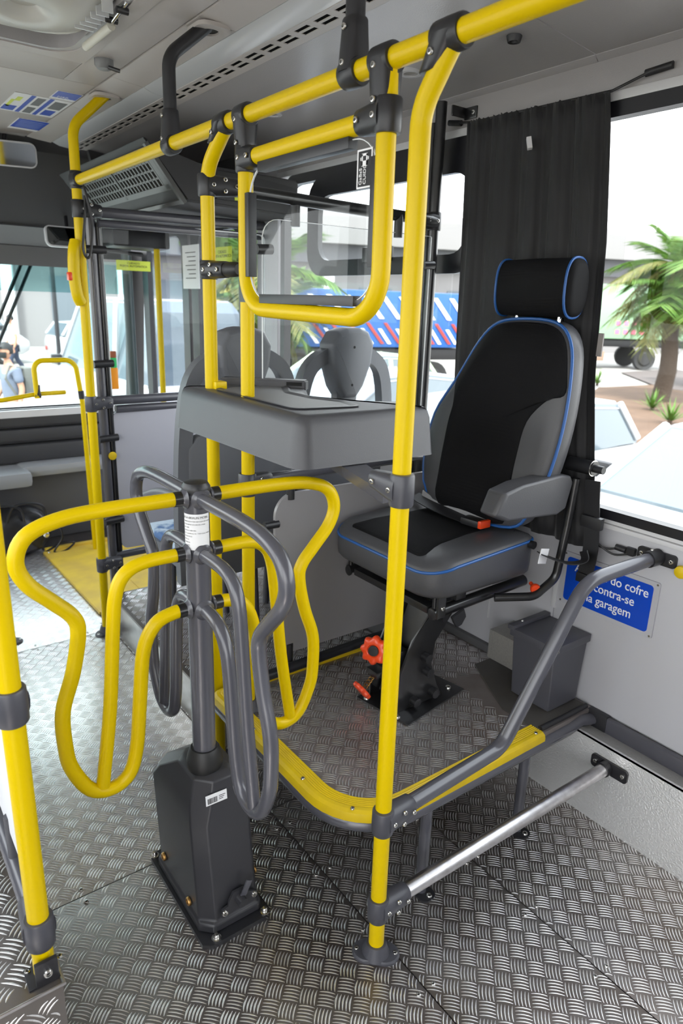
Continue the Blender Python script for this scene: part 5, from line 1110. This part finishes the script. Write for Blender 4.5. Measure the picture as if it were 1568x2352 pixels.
palm('yellowish palm seen through the clear divider', 8.3, 14.3, 3.0, 26, 1.3, .14, ((0, 1), (-.9, .9)))
# small spiky plants in the bed
for x, y, lb in ((16.6, 9.2, 'small spiky plant, left one in the sandy bed'), (14.9, 7.8, 'small spiky plant, right one in the sandy bed'), (20.5, 13.4, 'yellowish shrub at the far edge of the bed')):
    t = thing('spiky_plant', lb, 'plant', (x, y, GZ + .05))
    bm = bmesh.new()
    for i in range(46):
        a = i * 2.4; el = random.uniform(.25, 1.35); d = V(math.cos(a) * math.cos(el), math.sin(a) * math.cos(el), math.sin(el)); l = random.uniform(.35, .6); sde = V(-math.sin(a), math.cos(a), 0) * .02; b = V(x, y, GZ + .10)
        bm.faces.new([bm.verts.new(c) for c in (b - sde, b + sde, b + d * l * .6 + sde * .8, b + d * l, b + d * l * .6 - sde * .8)])
    o = finish(bm, 'leaves', GLF, t, False); tube('stem', [(x, y, GZ + .03), (x, y, GZ + .22)], .05, TRK, t, 8)
# hedges and trees in the distance
def tree(name, label, x, y, r_, h_, m, cat='tree'):
    t = thing(name, label, cat, (x, y, GZ)); rnd = random.Random(int(x * 10 + y)); bm = bmesh.new()
    for k in range(900):
        v_ = V(rnd.gauss(0, 1), rnd.gauss(0, 1), rnd.gauss(0, 1)).normalized() * (rnd.random() ** .4); c_ = V(x, y, GZ + h_) + V(v_.x * r_, v_.y * r_, v_.z * r_ * .8); s_ = r_ * .13
        a_, b_ = V(rnd.gauss(0, 1), rnd.gauss(0, 1), rnd.gauss(0, 1)).normalized() * s_, V(rnd.gauss(0, 1), rnd.gauss(0, 1), rnd.gauss(0, 1)).normalized() * s_
        bm.faces.new([bm.verts.new(q) for q in (c_ - a_, c_ + b_, c_ + a_, c_ - b_)])
    o = finish(bm, 'foliage', m, t, False); o['kind'] = 'stuff'; tube('trunk', [(x, y, GZ), (x, y, GZ + h_)], .12 * r_, TRK, t, 8)
LV = mat('tree leaves', (.05, .10, .02), .7, mottle=((.09, .15, .03), 3, .2)); LVB = mat('yellow blossom leaves', (.26, .24, .03), .7)
for x, y, r_, h_, m, lb in ((12.3, 23.5, 1.8, 4.8, LV, 'green tree seen high through the door glass'), (10.2, 19.6, 1.2, 1.8, LVB, 'yellow bush behind the white car by the door'), (8.4, 38, 1.3, 1.4, LV, 'low green tree on the horizon behind the windscreen'), (11.6, 38, 1.4, 1.5, LV, 'low green tree left of the far pole outside'), (15.5, 25, 2.0, 2.2, LV, 'green tree in front of the warehouse behind the yellow palm')): tree('tree', lb, x, y, r_, h_, m)
lp_ = tube('lamp_post', [(6.2, 24, GZ), (6.2, 24, 4.5)], .07, DGP, None, 10); tag(lp_, 'thin dark lamp post outside the windscreen', 'post')

# ---- pedestrians
SKN = mat('skin', (.42, .22, .14), .5); TSH = mat('grey t-shirt', (.13, .15, .20), .85); JNS = mat('blue jeans', (.05, .09, .22), .85); HAR = mat('black hair', (.01, .01, .01), .6); BPK = mat('olive grey backpack', (.12, .12, .11), .8)
def skin_obj(name, verts, edges, radii, m, parent, sub=2):
    me = bpy.data.meshes.new(name); me.from_pydata([tuple(v) for v in verts], edges, []); me.materials.append(m)
    o = bpy.data.objects.new(name, me); C.objects.link(o); o.parent = parent; o.matrix_parent_inverse = pinv(parent)
    md = o.modifiers.new('skin', 'SKIN'); 
    for i, r_ in enumerate(radii): me.skin_vertices[0].data[i].radius = r_ if isinstance(r_, tuple) else (r_, r_)
    me.skin_vertices[0].data[0].use_root = True; md.use_smooth_shade = True
    s_ = o.modifiers.new('sub', 'SUBSURF'); s_.levels = sub; s_.render_levels = sub; return o
def person(label, loc, rz, sc=1.0, shirt=TSH, pants=JNS, cap=True, pack=True):
    t = thing('person', label, 'person', loc, rz); M = wm(t) @ Matrix.Scale(sc, 4); Q = lambda *a: M @ V(*a)
    # facing +x, walking
    vs = [Q(0, 0, .93), Q(0, 0, 1.08), Q(.01, 0, 1.25), Q(.01, 0, 1.40), Q(.02, 0, 1.50), Q(.04, 0, 1.58),
          Q(0, .17, 1.40), Q(-.04, .22, 1.14), Q(.02, .23, .92), Q(.06, .23, .84), Q(0, -.17, 1.40), Q(.03, -.22, 1.14), Q(.16, -.21, .96), Q(.22, -.20, .90),
          Q(.02, .09, .86), Q(.16, .10, .50), Q(.12, .10, .12), Q(.15, .10, .05), Q(.26, .10, .03), Q(-.02, -.09, .86), Q(-.06, -.10, .50), Q(-.28, -.10, .16), Q(-.27, -.10, .06), Q(-.17, -.10, .03)]
    es = [(0, 1), (1, 2), (2, 3), (3, 4), (4, 5), (3, 6), (6, 7), (7, 8), (8, 9), (3, 10), (10, 11), (11, 12), (12, 13), (0, 14), (14, 15), (15, 16), (16, 17), (17, 18), (0, 19), (19, 20), (20, 21), (21, 22), (22, 23)]
    rd = [(.13, .15), (.12, .14), (.13, .16), (.11, .15), .055, .05, .055, .043, .033, .028, .055, .043, .033, .028, .085, .058, .040, .04, .03, .085, .058, .040, .04, .03]
    skin_obj('body', vs, es, [(a[0] * sc, a[1] * sc) if isinstance(a, tuple) else a * sc for a in rd], SKN, t)
    # hands with fingers
    for w_, dr_ in ((Q(.06, .23, .84), V(.1, 0, -1)), (Q(.22, -.20, .90), V(.5, 0, -.85))):
        dr2 = (M.to_3x3() @ dr_).normalized(); sdv = (M.to_3x3() @ V(1, 0, .1)).normalized(); hv = [w_, w_ + dr2 * .05]; he = [(0, 1)]; hr = [.024, .028]
        for f in range(4): hv += [w_ + dr2 * .085 + sdv * (.024 - f * .016), w_ + dr2 * (.15 - abs(f - 1.2) * .012) + sdv * (.026 - f * .017) + (M.to_3x3() @ V(0, .012, 0))]; he += [(1, len(hv) - 2), (len(hv) - 2, len(hv) - 1)]; hr += [.010, .007]
        hv += [w_ + dr2 * .06 + sdv * .045]; he += [(1, len(hv) - 1)]; hr += [.010]
        skin_obj('hand', hv, he, hr, SKN, t, 1)
    bm = bmesh.new(); bmesh.ops.create_uvsphere(bm, u_segments=24, v_segments=16, radius=1)
    for v in bm.verts:
        c_ = v.co.copy(); w_ = 1 - .22 * max(0, -c_.z); v.co = Q(.05 + c_.x * .098 * w_, c_.y * .078 * w_, 1.665 + c_.z * .118)
    hd_ = finish(bm, 'head', SKN, t)
    bm = bmesh.new(); ring_loft(bm, [[Q(.14, -.012, 1.635), Q(.14, .012, 1.635), Q(.142, .007, 1.68), Q(.142, -.007, 1.68)], [Q(.170, -.010, 1.638), Q(.170, .010, 1.638), Q(.150, .004, 1.68), Q(.150, -.004, 1.68)]]); finish(bm, 'nose', SKN, hd_)
    for s in (-1, 1): lathe('eye', [(.011 * sc, 0), (.009 * sc, .003), (.001, .004)], HAR, hd_, along(Q(.142, s * .032, 1.685), Q(.3, s * .04, 1.685)), 10); lathe('ear', [(.026 * sc, 0), (.024 * sc, .012), (.001, .014)], SKN, hd_, along(Q(.045, s * .074, 1.665), Q(.04, s * .2, 1.665)), 12)
    # face mask, hair, cap
    bm = bmesh.new(); rings = []
    for z, k_ in ((1.575, .80), (1.60, 1.0), (1.64, 1.07), (1.66, 1.04)): rings.append([Q(.052 + .104 * k_ * math.cos(a), .083 * k_ * math.sin(a), z) for a in [math.radians(-80 + 16 * i) for i in range(11)]])
    ring_loft(bm, rings, False); finish(bm, 'face_mask', HAR, t)
    bm = bmesh.new(); bmesh.ops.create_uvsphere(bm, u_segments=24, v_segments=14, radius=1)
    for v in bm.verts: c_ = v.co.copy(); c_.z = max(c_.z, -.35 if c_.x < -.1 else .22); v.co = Q(.040 + c_.x * .110, c_.y * .089, 1.675 + c_.z * .125)
    finish(bm, 'hair', HAR, t)
    if cap: prism('cap_visor', rrect(.10, .235, -.07, .07, .05), 1.722, 1.732, HAR, t, 'z', 0, M)
    # shirt
    sv = [Q(0, 0, .90), Q(0, 0, 1.08), Q(.01, 0, 1.25), Q(.01, 0, 1.42), Q(0, .18, 1.40), Q(-.02, .215, 1.22), Q(0, -.18, 1.40), Q(.02, -.215, 1.22)]
    skin_obj('t_shirt', sv, [(0, 1), (1, 2), (2, 3), (3, 4), (4, 5), (3, 6), (6, 7)], [(.150 * sc, .175 * sc), (.145 * sc, .165 * sc), (.150 * sc, .185 * sc), (.125 * sc, .16 * sc), .078 * sc, .066 * sc, .078 * sc, .066 * sc], shirt, t)
    jv = [Q(0, 0, .94), Q(.02, .09, .84), Q(.16, .10, .50), Q(.12, .10, .10), Q(-.02, -.09, .84), Q(-.06, -.10, .50), Q(-.28, -.10, .15)]
    skin_obj('trousers', jv, [(0, 1), (1, 2), (2, 3), (0, 4), (4, 5), (5, 6)], [(.145 * sc, .165 * sc), .105 * sc, .078 * sc, .062 * sc, .105 * sc, .078 * sc, .062 * sc], pants, t)
    for x, y in ((.20, .10), (-.22, -.10)): box('shoe', (x - .14, y - .05, 0), (x + .13, y + .05, .09), WHT, t, .03, M)
    if pack: box('backpack', (-.32, -.16, 1.0), (-.12, .16, 1.44), BPK, t, .05, M); tube('strap', [Q(-.14, .11, 1.42), Q(.06, .12, 1.47), Q(.14, .12, 1.30), Q(.02, .15, 1.06)], .018 * sc, BPK, t, 8)
    return t
person('person in grey t-shirt, black cap, face mask and backpack walking outside', (2.06, 10.6, GZ), PI + .25, .97)
person('person in white shirt and dark trousers far outside the windscreen', (4.55, 22.5, GZ), PI, 1.0, WHT, mat('dark trousers', (.03, .04, .07), .8), False, False)
person('person in blue clothes among the far parked vans', (6.35, 22.5, GZ), 0, 1.0, JNS, JNS, False, False)
print('triangles', sum(len(o.data.polygons) for o in S.objects if o.type == 'MESH'))
